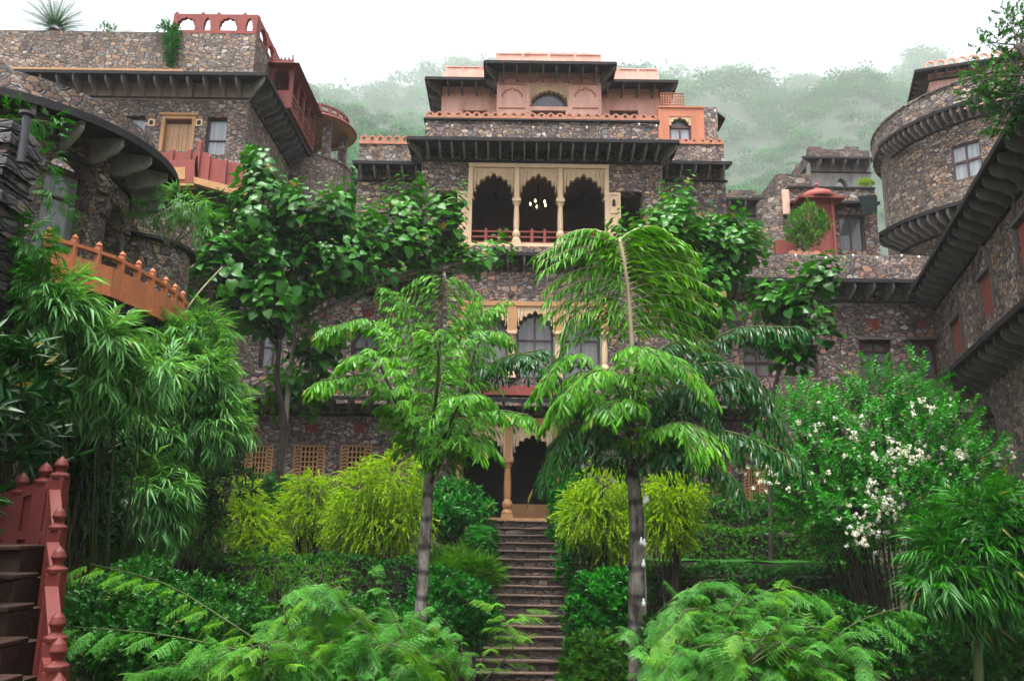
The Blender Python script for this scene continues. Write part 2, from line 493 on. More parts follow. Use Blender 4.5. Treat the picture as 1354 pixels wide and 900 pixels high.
MAT['l_shrub'] = leafmat('shrub_leaf', (.022, .10, .022), (.09, .29, .06), 0.38, 0.3)
MAT['l_flower'] = leafmat('blossom_shrub_leaf', (.022, .11, .018), (.13, .37, .05), 0.38, 0.4, cs=1.1, deep=.8)
MAT['l_petal'] = leafmat('white_petal', (.72, .74, .70), (.82, .83, .81), 0.6, 0.35, deep=1.0, sat=1.0, aged=0)
MAT['l_palm'] = leafmat('fishtail_leaf', (.03, .12, .02), (.18, .40, .08), 0.4, 0.4, spec=.3, cs=1.4, deep=.88, sat=1.3)
MAT['l_palm2'] = leafmat('fishtail_leaf_dark', (.012, .055, .02), (.055, .145, .05), 0.3, 0.25, cs=1.4)
MAT['l_palmy'] = leafmat('young_frond_leaf', (.08, .22, .03), (.25, .46, .07), 0.4, 0.4, cs=1.4)
MAT['l_acacia'] = leafmat('feathery_leaf', (.03, .12, .035), (.19, .39, .13), 0.45, 0.32, cs=3.0)
MAT['l_acaciay'] = leafmat('feathery_leaf_young', (.07, .18, .04), (.24, .42, .12), 0.45, 0.38, cs=3.0)
MAT['l_lime'] = leafmat('lime_leaf', (.06, .17, .015), (.20, .38, .04), 0.4, 0.35)
MAT['l_forest'] = leafmat('forest_leaf', (.012, .06, .016), (.05, .17, .045), 0.7, 0.15, spec=.05, clump=0.8, cs=0.03, deep=.9, sat=1.7, aged=0)
MAT['l_cycad'] = leafmat('cycad_leaf', (.02, .09, .03), (.07, .19, .06), 0.4, 0.25)

# ---------------------------------------------------------------- wall frames and masonry builders
UP = Vector((0, 0, 1))
class Fr:
    """a vertical wall plane: s runs along it, z up, d into the wall (negative d = in front)"""
    def __init__(s, O, dx):
        s.O = Vector((O[0], O[1], 0)); s.dx = Vector(dx).normalized()
        s.n = -(UP.cross(s.dx))
    def pt(s, a, z, d=0.0): return s.O + s.dx * a + UP * z - s.n * d
    def px(s, u, v, d=0.0):
        r = ray(u, v)
        t = ((s.O - s.n * d) - CAMP).dot(s.n) / r.dot(s.n)
        p = CAMP + r * t
        return (p - s.O).dot(s.dx), p.z
    def rect(s, u0, v0, u1, v1, d=0.0):
        um, vm = (u0 + u1) / 2, (v0 + v1) / 2
        return s.px(u0, vm, d)[0], s.px(u1, vm, d)[0], s.px(um, v1, d)[1], s.px(um, v0, d)[1]
    def box(s, m, a0, a1, z0, z1, d0, d1):
        q = [(a0, d0), (a1, d0), (a1, d1), (a0, d1)]
        m.hexa([s.pt(a, z0, d) for a, d in q], [s.pt(a, z1, d) for a, d in q])
def face_y(Y): return Fr((0, Y, 0), (1, 0, 0))

def wall(m, fr, s0, s1, z0, z1, depth, holes=(), d0=0.0):
    ss = sorted({s0, s1, *[h[i] for h in holes for i in (0, 1) if s0 < h[i] < s1]})
    zs = sorted({z0, z1, *[h[i] for h in holes for i in (2, 3) if z0 < h[i] < z1]})
    def solid(i, j):
        if i < 0 or j < 0 or i >= len(ss) - 1 or j >= len(zs) - 1: return False
        a, z = (ss[i] + ss[i + 1]) / 2, (zs[j] + zs[j + 1]) / 2
        return not any(h[0] < a < h[1] and h[2] < z < h[3] for h in holes)
    d1 = d0 + depth
    for i in range(len(ss) - 1):
        for j in range(len(zs) - 1):
            if not solid(i, j): continue
            a, b, c, e = ss[i], ss[i + 1], zs[j], zs[j + 1]
            p = fr.pt
            m.add([p(a, c, d0), p(b, c, d0), p(b, e, d0), p(a, e, d0)], [(0, 1, 2, 3)])
            m.add([p(a, c, d1), p(b, c, d1), p(b, e, d1), p(a, e, d1)], [(3, 2, 1, 0)])
            if not solid(i - 1, j): m.add([p(a, c, d0), p(a, e, d0), p(a, e, d1), p(a, c, d1)], [(0, 1, 2, 3)])
            if not solid(i + 1, j): m.add([p(b, c, d0), p(b, e, d0), p(b, e, d1), p(b, c, d1)], [(3, 2, 1, 0)])
            if not solid(i, j - 1): m.add([p(a, c, d0), p(b, c, d0), p(b, c, d1), p(a, c, d1)], [(3, 2, 1, 0)])
            if not solid(i, j + 1): m.add([p(a, e, d0), p(b, e, d0), p(b, e, d1), p(a, e, d1)], [(0, 1, 2, 3)])

def arc_pts(sc, half, zsp, rise, lobes=9, n=72, depth=0.10, point=0.06):
    r = []
    for i in range(n + 1):
        t = PI - PI * i / n
        k = 1.0
        if lobes: k = 1 - depth + depth * abs(math.sin(lobes * t)) ** 0.7
        k *= 1 + point * math.exp(-((t - PI / 2) / 0.13) ** 2)
        r.append((sc + half * math.cos(t) * k, zsp + rise * math.sin(t) * k))
    return r
def arch_cell(m, fr, s0, s1, z1, arc, d0, d1):
    """panel above an arch: from the arch curve up to z1, between s0 and s1"""
    zsp = arc[0][1]
    low = [(s0, zsp)] + list(arc) + [(s1, zsp)]
    n = len(low)
    top = [(s0 + (s1 - s0) * i / (n - 1), z1) for i in range(n)]
    p = fr.pt
    k = len(m.v)
    for a in (low, top):
        for d in (d0, d1):
            m.v += [tuple(p(x, z, d)) for x, z in a]
    A, B, C_, D = k, k + n, k + 2 * n, k + 3 * n      # low front, low back, top front, top back
    for i in range(n - 1):
        m.f += [(A + i, A + i + 1, C_ + i + 1, C_ + i), (B + i + 1, B + i, D + i, D + i + 1),
                (A + i + 1, A + i, B + i, B + i + 1), (C_ + i, C_ + i + 1, D + i + 1, D + i)]
    m.f += [(A, C_, D, B), (A + n - 1, B + n - 1, D + n - 1, C_ + n - 1)]

def merlons(m, fr, s0, s1, z0, h, w, d0, d1, top=0.34, hole=0.27, hz=0.46):
    """parapet of ogee-topped units, each with a round hole"""
    cnt = max(1, round((s1 - s0) / w))
    w = (s1 - s0) / cnt
    K = 20
    def ztop(x): return h * (1 - top * min(1, abs(2 * x / w)) ** 1.3)
    for u in range(cnt):
        sc = s0 + (u + 0.5) * w
        inn, outp = [], []
        for j in range(K):
            a = 2 * PI * j / K + PI / K
            c, s = math.cos(a), math.sin(a)
            r = hole * min(w, h)
            inn.append((sc + r * c, z0 + hz * h + r * s * 1.1))
            t = (w / 2 - 0.0005) / max(1e-6, abs(c))
            if s < 0: t = min(t, hz * h / -s)
            else:
                for _ in range(12):
                    t2 = (ztop(t * c) - hz * h) / max(1e-6, s)
                    t = min((w / 2 - 0.0005) / max(1e-6, abs(c)), 0.5 * t + 0.5 * t2)
            outp.append((sc + t * c, z0 + hz * h + t * s))
        k = len(m.v)
        for d in (d0, d1):
            m.v += [tuple(fr.pt(x, z, d)) for x, z in inn] + [tuple(fr.pt(x, z, d)) for x, z in outp]
        for j in range(K):
            q = (j + 1) % K
            m.f += [(k + j, k + K + j, k + K + q, k + q), (k + 2 * K + q, k + 3 * K + q, k + 3 * K + j, k + 2 * K + j),
                    (k + j, k + q, k + 2 * K + q, k + 2 * K + j), (k + K + q, k + K + j, k + 3 * K + j, k + 3 * K + q)]

def eave(root, fr, s0, s1, zo, over, rise=0.12, th=0.07, h=0.6, bw=0.07, step=0.55, e0=0.0, e1=0.0, bmat='bracket', mat='eave', skip=(), name='eave', corner=(0, 0), course=True):
    """stone slab on scrolled brackets; zo = height of the outer top edge"""
    m = M()
    pts = [(s0, 0.0, rise), (s1, 0.0, rise), (s1 + e1, -over, 0), (s0 - e0, -over, 0)]
    lo = [fr.pt(a, zo + r - th, d) for a, d, r in (pts[3], pts[2], pts[1], pts[0])]
    hi = [fr.pt(a, zo + r, d) for a, d, r in (pts[3], pts[2], pts[1], pts[0])]
    m.hexa(lo, hi)
    # raised lip along the outer edge
    m.hexa([fr.pt(s0 - e0, zo - th - 0.02, -over - 0.03), fr.pt(s1 + e1, zo - th - 0.02, -over - 0.03), fr.pt(s1 + e1, zo - th - 0.02, -over - 0.002), fr.pt(s0 - e0, zo - th - 0.02, -over - 0.002)],
           [fr.pt(s0 - e0, zo + 0.03, -over - 0.03), fr.pt(s1 + e1, zo + 0.03, -over - 0.03), fr.pt(s1 + e1, zo + 0.03, -over - 0.002), fr.pt(s0 - e0, zo + 0.03, -over - 0.002)])
    # string course below the brackets
    if course: fr.box(m, s0, s1, zo + rise - th - h - 0.07, zo + rise - th - h, -0.05, 0.02)
    part = m.build(name, MAT[mat], root)
    prof = bracket_profile(over, rise, h, zo, th)
    n = max(1, round((s1 - s0) / step))
    me = None
    for i in range(n):
        a = s0 + (i + 0.5) * (s1 - s0) / n
        if me is None:
            a_first = a
            b = M()
            b.prism([fr.pt(a - bw / 2, z, d) for d, z in prof], fr.dx * bw)
            me = b.mesh('bracket', MAT[bmat], origin(root))
        o = link('bracket', me, part)
        o.location = fr.dx * (a - a_first)
    for side, on in zip((0, 1), corner):
        if on:
            b = M()
            cp = fr.pt(s0 if side == 0 else s1, 0, 0)
            e = e0 if side == 0 else e1
            dirv = (fr.n * over + fr.dx * (e if side else -e))
            k = dirv.length / over
            perp = UP.cross(dirv).normalized()
            b.prism([cp + dirv * (-d / over) + UP * z - perp * bw / 2 for d, z in prof], perp * bw)
            b.build('bracket', MAT[bmat], part)
    return part

def bracket_profile(over, rise, h, zo, th):
    """(d, z) outline of a scrolled bracket, d negative = out from the wall"""
    out_ = over * 0.9
    def zt(x): return zo - th - 0.004 + rise * (1 - x / over)
    pts = [(0.01, zt(0)), (-out_, zt(out_)), (-out_, zt(out_) - 0.28 * h)]
    n = 14
    for i in range(1, n + 1):
        t = i / n
        x = out_ * (1 - t)
        z = zt(out_) - 0.28 * h - (h * 0.72 - 0.0) * t ** 0.8 - rise * 0 - 0.05 * h * math.sin(t * 3 * PI)
        z = max(z, zt(0) - h)
        pts.append((-x + 0.01 * t, z))
    return pts

def round_eave(root, c, rw, ro, zo, rise, th, h, a0, a1, nb, bw=0.08, bmat='bracket', mat='eave', seg=48):
    m = M()
    m.lathe([(rw - 0.03, zo + rise), (ro, zo), (ro + 0.03, zo + 0.02), (ro + 0.03, zo - th - 0.02), (ro, zo - th), (rw - 0.03, zo + rise - th)], c, seg, a0, a1, close=True)
    m.lathe([(rw - 0.02, zo + rise - th - h - 0.06), (rw + 0.05, zo + rise - th - h - 0.06), (rw + 0.05, zo + rise - th - h), (rw - 0.02, zo + rise - th - h)], c, seg, a0, a1, close=True)
    part = m.build('eave', MAT[mat], root)
    prof = bracket_profile(ro - rw, rise, h, zo, th)
    b = M()
    b.prism([(rw - d, -bw / 2, z) for d, z in prof], (0, bw, 0))
    me = b.mesh('bracket', MAT[bmat], Vector((0, 0, 0)))
    for i in range(nb):
        o = link('bracket', me, part)
        o.location = Vector((c[0], c[1], 0)) - origin(root)
        o.rotation_euler.z = a0 + (a1 - a0) * (i + 0.5) / nb
    return part

def window(root, fr, s0, s1, z0, z1, d=0.14, frame='wooddark', glass='glass', arch=True, fw=0.07, mull=1, trans=(0.62,), name='window', th=0.07):
    m = M()
    fr.box(m, s0, s0 + fw, z0, z1, d, d + th)
    fr.box(m, s1 - fw, s1, z0, z1, d, d + th)
    fr.box(m, s0 + fw, s1 - fw, z0, z0 + fw, d + 0.002, d + th)
    fr.box(m, s0 + fw, s1 - fw, z1 - fw, z1, d + 0.002, d + th)
    wd = s1 - s0 - 2 * fw
    for i in range(mull):
        a = s0 + fw + wd * (i + 1) / (mull + 1)
        fr.box(m, a - 0.028, a + 0.028, z0 + fw, z1 - fw, d + 0.01, d + th - 0.005)
    for t in trans:
        z = z0 + (z1 - z0) * t
        fr.box(m, s0 + fw, s1 - fw, z - 0.022, z + 0.022, d + 0.014, d + th - 0.008)
    if arch:
        half = wd / 2
        rise = min(half * 0.95, (z1 - z0) * 0.33)
        arch_cell(m, fr, s0 + fw, s1 - fw, z1 - fw, arc_pts((s0 + s1) / 2, half - 0.002, z1 - fw - rise * 1.04, rise, 0, 24, point=0), d + 0.006, d + th - 0.006)
    f = m.build(name, MAT[frame], root)
    g = M()
    fr.box(g, s0 + fw * 0.5, s1 - fw * 0.5, z0 + fw * 0.5, z1 - fw * 0.5, d + th + 0.002, d + th + 0.02)
    g.build('pane', MAT[glass], f)
    return f

def jali(root, fr, s0, s1, z0, z1, d=0.02, th=0.08, mat='ochre', nx=5, nz=7, chev=True, name='lattice_screen'):
    m = M()
    e = 0.05 if chev else 0.02
    fr.box(m, s0, s0 + e, z0, z1, d, d + th); fr.box(m, s1 - e, s1, z0, z1, d, d + th)
    fr.box(m, s0 + e, s1 - e, z0, z0 + e, d + .002, d + th); fr.box(m, s0 + e, s1 - e, z1 - e, z1, d + .002, d + th)
    a0, a1 = s0 + e, s1 - e
    if chev:
        wch = (s1 - s0) * 0.19
        nn = 9
        for k in range(nn):
            zz = z0 + e + (z1 - z0 - 2 * e) * (k + 0.5) / nn
            dz = (z1 - z0) / nn * 0.5
            for x0, x1 in ((a0, a0 + wch), (a1 - wch, a1)):
                xm = (x0 + x1) / 2
                for (xa, za, xb, zb) in ((x0, zz - dz, xm, zz), (xm, zz, x1, zz - dz)):
                    hh = dz * 0.5
                    q = [(xa, za - hh), (xb, zb - hh), (xb, zb + hh), (xa, za + hh)]
                    m.prism([fr.pt(x, z, d + 0.01) for x, z in q], -fr.n * (th - 0.02))
        a0, a1 = a0 + wch, a1 - wch
        for x in (a0, a1): fr.box(m, x - 0.02, x + 0.02, z0 + e, z1 - e, d + .004, d + th - .004)
    bx = (a1 - a0) / nx * 0.32
    for i in range(1, nx):
        x = a0 + (a1 - a0) * i / nx
        fr.box(m, x - bx / 2, x + bx / 2, z0 + e, z1 - e, d + 0.012, d + th - 0.012)
    for i in range(1, nz):
        z = z0 + e + (z1 - z0 - 2 * e) * i / nz
        fr.box(m, a0, a1, z - bx / 2, z + bx / 2, d + 0.016, d + th - 0.016)
    return m.build(name, MAT[mat], root)

def column(root, c, z0, z1, r, mat='sandp', name='column', n=16):
    h = z1 - z0
    m = M()
    b = r * 1.5
    m.box(c[0] - b, c[0] + b, c[1] - b, c[1] + b, z0, z0 + 0.06 * h)
    pr = [(1.45, .06), (1.5, .09), (1.2, .12), (1.0, .14), (1.35, .19), (1.42, .23), (1.1, .28), (.85, .31), (.95, .36), (1.0, .5), (.88, .72), (.78, .84), (1.0, .86), (.95, .88), (1.2, .90), (1.35, .94)]
    m.lathe([(0.001, z0 + .06 * h)] + [(r * a, z0 + h * q) for a, q in pr] + [(0.001, z0 + .94 * h)], c, n)
    m.box(c[0] - b, c[0] + b, c[1] - b, c[1] + b, z0 + .94 * h, z1)
    return m.build(name, MAT[mat], root, bevel=0.0)

def rail(root, fr, s0, s1, z0, h, d, mat='redpale', posts=2, name='railing'):
    m = M()
    for t in (0.04, 0.45, 0.84):
        fr.box(m, s0, s1, z0 + h * t, z0 + h * (t + 0.11), d, d + 0.07)
    for i in range(posts):
        a = s0 + (s1 - s0) * (i + 1) / (posts + 1)
        fr.box(m, a - 0.05, a + 0.05, z0, z0 + h * 1.02, d - 0.03, d + 0.10)
        fr.box(m, a - 0.03, a + 0.03, z0 + h * 1.02, z0 + h * 1.14, d - 0.01, d + 0.08)
    return m.build(name, MAT[mat], root)

# ================================================================ GROUND AND HILL
def ground_z(x, y):
    st = CZ + 0.2 - 0.576 * (23.7 - y)
    return max(-0.35, min(CZ + 0.08, st))
def sheet(name, xs, ys, zf, mat):
    X, Y = np.meshgrid(xs, ys)
    Z = zf(X, Y)
    V = np.stack([X, Y, Z], -1).reshape(-1, 3)
    nx, ny = len(xs), len(ys)
    i = np.arange(nx * ny).reshape(ny, nx)
    Fq = np.stack([i[:-1, :-1], i[:-1, 1:], i[1:, 1:], i[1:, :-1]], -1).reshape(-1, 4)
    me = bpy.data.meshes.new(name)
    me.from_pydata(V.tolist(), [], Fq.tolist())
    me.materials.append(mat)
    me.polygons.foreach_set('use_smooth', [True] * len(me.polygons))
    o = link(name, me)
    return o
ys = np.concatenate([np.array([-400, -60, -20]), np.arange(-5, 30, 0.6), np.array([34, 45, 60, 90, 150, 300, 620])])
xs = np.concatenate([np.array([-600, -200, -80, -40]), np.arange(-24, 24.1, 0.4), np.array([40, 80, 200, 600])])
def gz(X, Y):
    st = np.clip(CZ + 0.2 - 0.576 * (23.7 - Y), -0.35, CZ + 0.08)
    trench = np.clip(CZ - 0.25 - 0.90 * (23.7 - Y), -0.6, CZ + 0.08)
    k = np.clip((np.abs(X - 0.5) - 1.35) / 0.6, 0, 1)
    st = np.minimum(st, trench) * (1 - k) + st * k
    return st + 0.05 * np.sin(X * 2.1) * np.sin(Y * 1.7)
g = sheet('ground', xs, ys, gz, MAT['soil'])
g['kind'] = 'structure'

HY0, HA = 130.0, 0.632
def hill_z(X, Y):
    X = np.asarray(X, float); Y = np.asarray(Y, float)
    D = Y + 0.10 * np.abs(X)
    crest = 1130 + 130 * np.sin(X * 0.0075 + 0.9) + 60 * np.sin(X * 0.021 + 2.0) + 25 * np.sin(X * .05)
    b = HA * np.clip(np.minimum(D, crest) - HY0, 0, None)
    b = b - 0.5 * np.clip(D - crest, 0, None)
    bump = 22 * np.sin(X * 0.012 + Y * 0.008) + 12 * np.sin(X * 0.045 - Y * 0.03 + 1.0) + 3 * np.sin(X * 0.09 + Y * 0.08)
    return b + CZ + bump * np.clip((D - HY0) / 90, 0, 1) - 1.0
hl = sheet('hill', np.arange(-1100, 1101, 25.0), np.arange(120, 1300, 20.0), hill_z, MAT['hill'])
hl['kind'] = 'structure'

# ================================================================ THE PALACE (central building)
pal = thing('palace', 'tall rubble stone palace of stepped tiers with pink rooftop pavilion and triple arched balcony', 'palace', (0.9, 25.5, 5.3))
F1, F2, F3, F3w, F4, F4w = face_y(24.5), face_y(25.5), face_y(27.0), face_y(28.0), face_y(30.0), face_y(31.0)

# ---- ground storey
ja = [F1.rect(*q) for q in ((323, 588, 360, 634), (387, 588, 429, 632), (449, 588, 491, 634), (941, 618, 968, 662), (984, 618, 1012, 662))]
vents1 = [F1.rect(*q) for q in ((404, 559, 419, 571), (468, 559, 482, 571))]
porch = F1.rect(612, 562, 738, 686)
x0 = F1.px(300, 600)[0]; x1 = 14.2
zF = CZ + 0.05
zE1 = F1.px(420, 546)[1]
m = M()
wall(m, F1, x0, x1, zF - 1.2, zE1 + 0.3, 0.45, ja + vents1 + [(porch[0], porch[1], zF + 0.26, porch[3])])
m.build('ground_storey_wall', MAT['stone_red'], pal)
for q in ja: jali(pal, F1, *q, nx=4, nz=6)
for q in vents1: jali(pal, F1, *q, mat='redpale', chev=False, nx=5, nz=5, name='vent_grille')
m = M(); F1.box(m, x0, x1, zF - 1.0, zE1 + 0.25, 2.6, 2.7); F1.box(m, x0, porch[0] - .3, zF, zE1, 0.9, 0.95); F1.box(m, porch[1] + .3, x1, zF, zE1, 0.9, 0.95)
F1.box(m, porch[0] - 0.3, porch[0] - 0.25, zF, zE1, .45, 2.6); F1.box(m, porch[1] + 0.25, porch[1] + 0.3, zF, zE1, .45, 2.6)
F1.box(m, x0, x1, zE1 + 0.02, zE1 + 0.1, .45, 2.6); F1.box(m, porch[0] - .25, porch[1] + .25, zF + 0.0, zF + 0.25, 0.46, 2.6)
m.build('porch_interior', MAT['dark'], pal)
# two cusped arches of the porch
PF = face_y(24.35)
pz0 = PF.px(671, 684)[1]; zcap = PF.px(671, 606)[1]; ztop = PF.px(671, 562)[1]
cols = [PF.px(u, 640)[0] for u in (606, 671, 737)]
m = M()
for a, b in zip(cols[:-1], cols[1:]):
    sc, hf = (a + b) / 2, (b - a) / 2 - 0.12
    arch_cell(m, PF, a + .09, b - .09, ztop - 0.0, arc_pts(sc, hf, zcap, (PF.px(671, 576)[1] - zcap), 9, 72, 0.12, 0.08), 0.02, 0.17)
m.build('porch_arches', MAT['sandp'], pal)
m = M()
for c in cols: PF.box(m, c - 0.09, c + 0.09, zcap, ztop, -0.02, 0.19)
PF.box(m, cols[0] - 0.09, cols[-1] + 0.09, ztop, ztop + 0.22, -0.03, 0.2)
m.build('porch_beam', MAT['ochre'], pal)
for c in cols: column(pal, (c, 24.44), pz0, zcap, 0.11, 'ochre', 'column')
m = M(); PF.box(m, cols[0] - .2, cols[2] + .2, pz0 - 0.25, pz0, -0.12, 0.6)
m.build('porch_plinth', MAT['ochre'], pal)
m = M(); PF.box(m, cols[1] + .12, cols[2] - .12, pz0, pz0 + 0.42, 1.2, 1.3)
m.build('inner_step', MAT['ochre'], pal)

# first eave with red ledge over the porch
e1z = F1.px(420, 527)[1] - 0.05
eave(pal, F1, x0, F1.px(1000, 530)[0], e1z, 0.75, rise=0.10, h=0.42, step=0.55, bmat='bracket', e0=0.3, corner=(0, 0))
m = M(); a, b = F1.px(636, 510)[0], F1.px(742, 510)[0]
F1.box(m, a, b, e1z + 0.16, F1.px(690, 514)[1], -0.55, -0.02)
m.build('red_ledge', MAT['redpale'], pal)

# ---- second storey
win2 = [F2.rect(*q) for q in ((343, 434, 375, 487), (404, 434, 440, 487), (464, 436, 501, 487), (983, 452, 1021, 498), (1054, 456, 1082, 499), (1138, 449, 1180, 501), (1204, 449, 1241, 499))]
vents2 = [F2.rect(*q) for q in ((421, 407, 432, 420), (480, 408, 493, 419), (1148, 421, 1163, 435), (1212, 422, 1226, 435))]
cen = F2.rect(612, 402, 801, 500)
f2x0 = F2.px(308, 450)[0]; f2x1 = 14.2
z2a = zE1 + 0.31; z2b = F2.px(1100, 372)[1] + 0.15
m = M()
wall(m, F2, f2x0, f2x1, z2a, z2b, 0.5, win2 + vents2 + [cen])
m.build('second_storey_wall', MAT['stone_red'], pal)
m = M()
Fs = Fr((f2x0, 25.5, 0), (0, -1, 0))      # left return wall facing the dark passage
q0 = (-1.2, -0.5, F2.px(300, 490)[1], F2.px(300, 448)[1])
m.box(f2x0, f2x0 + 0.5, 26.0, 30.0, zF - 1, z2b)
m.build('return_wall', MAT['stone_red'], pal)
m = M(); m.box(f2x0 - 0.03, f2x0 - 0.003, 26.3, 27.3, q0[2], q0[3])
m.build('shutter', MAT['wooddark'], pal)
for i, q in enumerate(win2): window(pal, F2, *q, frame='wooddark' if i < 3 else 'woodred', arch=(i not in (3, 4)), glass='glass', trans=(0.45, 0.72) if i > 2 else (0.55,))
for q in vents2: jali(pal, F2, *q, mat='redpale', chev=False, nx=5, nz=5, name='vent_grille')
# sandstone sills and pale side piers beside the right windows
m = M()
for q in win2[3:]: F2.box(m, q[0] - 0.08, q[1] + 0.08, q[3] + 0.003, q[3] + 0.08, -0.05, 0.1)
m.build('window_lintels', MAT['bracket'], pal)
# three orange arches with glazing
CF = face_y(25.42)
cu = [CF.px(u, 440)[0] for u in (613, 677, 738, 800)]
czs = CF.px(677, 437)[1]; czt = CF.px(677, 404)[1]; cza = CF.px(677, 412)[1]
m = M()
for a, b in zip(cu[:3], cu[1:4]):
    arch_cell(m, CF, a + .12, b - .12, czt, arc_pts((a + b) / 2, (b - a) / 2 - 0.14, czs, cza - czs, 9, 72, 0.12, 0.07), 0.03, 0.2)
m.build('window_arches', MAT['sand'], pal)
m = M()
for c in cu: CF.box(m, c - 0.12, c + 0.12, czs, czt, 0.0, 0.22)
CF.box(m, cu[0] - 0.12, cu[3] + .12, czt, CF.px(677, 400)[1] + 0.05, -0.01, 0.22)
m.build('window_surround', MAT['ochre'], pal)
for c in cu: column(pal, (c, 25.54), cen[2], czs, 0.10, 'sandp', 'column', 12)
for a, b in zip(cu[:3], cu[1:4]): window(pal, F2, a + .13, b - .13, cen[2], czt - 0.02, d=0.2, frame='wooddark', glass='glass', arch=False, trans=(0.55,), fw=0.08)

# upper eave and parapet of the second storey
e2z = F2.px(1100, 369, -0.75)[1]
ea_, eb_ = face_y(25.9).px(598, 350)[0] - .2, face_y(25.9).px(872, 350)[0] + .2
eave(pal, F2, f2x0, ea_, e2z, 0.75, rise=0.10, h=0.50, step=0.60, bmat='bracketl', e0=0.4)
eave(pal, F2, eb_, 13.35, e2z, 0.75, rise=0.10, h=0.50, step=0.60, bmat='bracketl')
m = M()
pR = F2.px(955, 350)[0]
wall(m, F2, pR, 14.4, z2b + 0.02, F2.px(1100, 336)[1], 0.4, (), d0=0.05)
m.build('terrace_parapet', MAT['stone_red'], pal)
m = M(); m.box(f2x0, 14.4, 26.02, 31.5, z2b - 0.15, z2b)
m.build('terrace_floor', MAT['bracket'], pal)
# terracotta scallops on the terrace edge
tF = face_y(25.62)
m = M()
a, b = tF.px(1043, 334)[0], tF.px(1085, 334)[0]
merlons(m, tF, a, b, F2.px(1100, 336)[1] + 0.003, 0.16, 0.24, 0, 0.1, hole=0.0001)
m.build('scalloped_edging', MAT['merlon'], pal)

# ---- central projecting eave under the balcony
C3 = face_y(25.9)
a, b = C3.px(598, 350)[0], C3.px(872, 350)[0]
e3z = C3.px(720, 334, -0.75)[1]
m = M(); C3.box(m, a, b, z2b + 0.01, C3.px(720, 327)[1], 0, 1.1)
m.build('balcony_base', MAT['stone'], pal)
eave(pal, C3, a, b, e3z, 0.7, rise=0.08, h=0.52, step=0.52, bmat='bracketl', e0=.15, e1=.15)
m = M(); C3.box(m, a, b, e3z + 0.09, C3.px(720, 326, -.42)[1], -0.42, -0.02)
m.build('balcony_ledge', MAT['stone'], pal)

# ---- arcade storey
zb3 = F3.px(712, 325)[1]; zt3 = F3.px(712, 207)[1]
ar = F3.rect(624, 219, 802, 326)
so1 = F3.rect(575, 252, 606, 325); so2 = F3.rect(820, 254, 850, 325)
w3a, w3b = F3.px(556, 260)[0], F3.px(877, 260)[0]
m = M()
wall(m, F3, w3a, w3b, z2b, zt3 + 0.5, 0.5, [ar, so1, so2])
for xx in (w3a, w3b - 0.45): m.box(xx, xx + 0.45, 27.5, 31.2, z2b, zt3 + .5)
m.build('arcade_wall', MAT['stone'], pal)
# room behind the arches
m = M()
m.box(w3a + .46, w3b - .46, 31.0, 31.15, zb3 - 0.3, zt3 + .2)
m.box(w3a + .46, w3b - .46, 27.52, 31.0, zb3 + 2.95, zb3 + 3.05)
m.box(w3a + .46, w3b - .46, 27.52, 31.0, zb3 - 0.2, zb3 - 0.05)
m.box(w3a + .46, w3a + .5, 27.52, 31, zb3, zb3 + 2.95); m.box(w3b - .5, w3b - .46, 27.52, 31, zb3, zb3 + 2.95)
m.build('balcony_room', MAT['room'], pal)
AF = face_y(26.9)
au = [AF.px(u, 280)[0] for u in (621, 683, 741, 803)]
az0 = AF.px(712, 322)[1]; azs = AF.px(712, 263)[1]; azt = AF.px(712, 222)[1]; aza = AF.px(712, 231)[1]
m = M()
for a, b in zip(au[:-1], au[1:]):
    arch_cell(m, AF, a + .07, b - .07, azt, arc_pts((a + b) / 2, (b - a) / 2 - 0.09, azs, aza - azs, 9, 90, 0.11, 0.07), 0.03, 0.22)
m.build('cusped_arches', MAT['sand'], pal)
m = M()
for c in au: AF.box(m, c - 0.07, c + 0.07, azs, azt, -0.01, 0.24)
AF.box(m, au[0] - 0.07, au[3] + 0.07, azt, azt + 0.14, -0.04, 0.26)
AF.box(m, au[0] - .1, au[3] + .1, az0 - 0.14, az0, -0.05, 0.3)
for c in (au[0], au[3]): AF.box(m, c - 0.07, c + 0.07, az0, azs - .002, 0.0, 0.24)
m.build('arcade_surround', MAT['sandp'], pal)
for c in au[1:3]: column(pal, (c, 27.0), az0, azs, 0.10, 'sandp', 'column')
for a, b in zip(au[:-1], au[1:]): rail(pal, AF, a + .1, b - .1, az0 + 0.01, AF.px(712, 304)[1] - az0, 0.07)
# carved cream panels either side
for q in ((604, 253, 621, 326), (803, 255, 821, 326)):
    s0, s1, z0, z1 = AF.rect(*q)
    m = M(); AF.box(m, s0, s1, z0, z1, -0.02, 0.09)
    fw = (s1 - s0) * 0.16
    hh = z1 - z0
    for (p, r) in ((0.03, .34), (.38, .63), (.67, .97)):
        AF.box(m, s0 + fw, s0 + 1.5 * fw, z0 + hh * p, z0 + hh * r, -0.05, -0.021)
        AF.box(m, s1 - 1.5 * fw, s1 - fw, z0 + hh * p, z0 + hh * r, -0.05, -0.021)
        AF.box(m, s0 + 1.5 * fw, s1 - 1.5 * fw, z0 + hh * r - fw * .5, z0 + hh * r, -0.05, -0.021)
    p_ = m.build('carved_panel', MAT['sandp'], pal)
    n_ = M(); sm = (s0 + s1) / 2
    n_.prism([AF.pt(x, z, -0.026) for x, z in [(sm - fw * .8, z0 + hh * .74), (sm + fw * .8, z0 + hh * .74)] + arc_pts(sm, fw * .8, z0 + hh * .82, fw * 1.5, 5, 20)[::-1]], (0, 0.004, 0))
    n_.build('niche', MAT['dark'], p_)
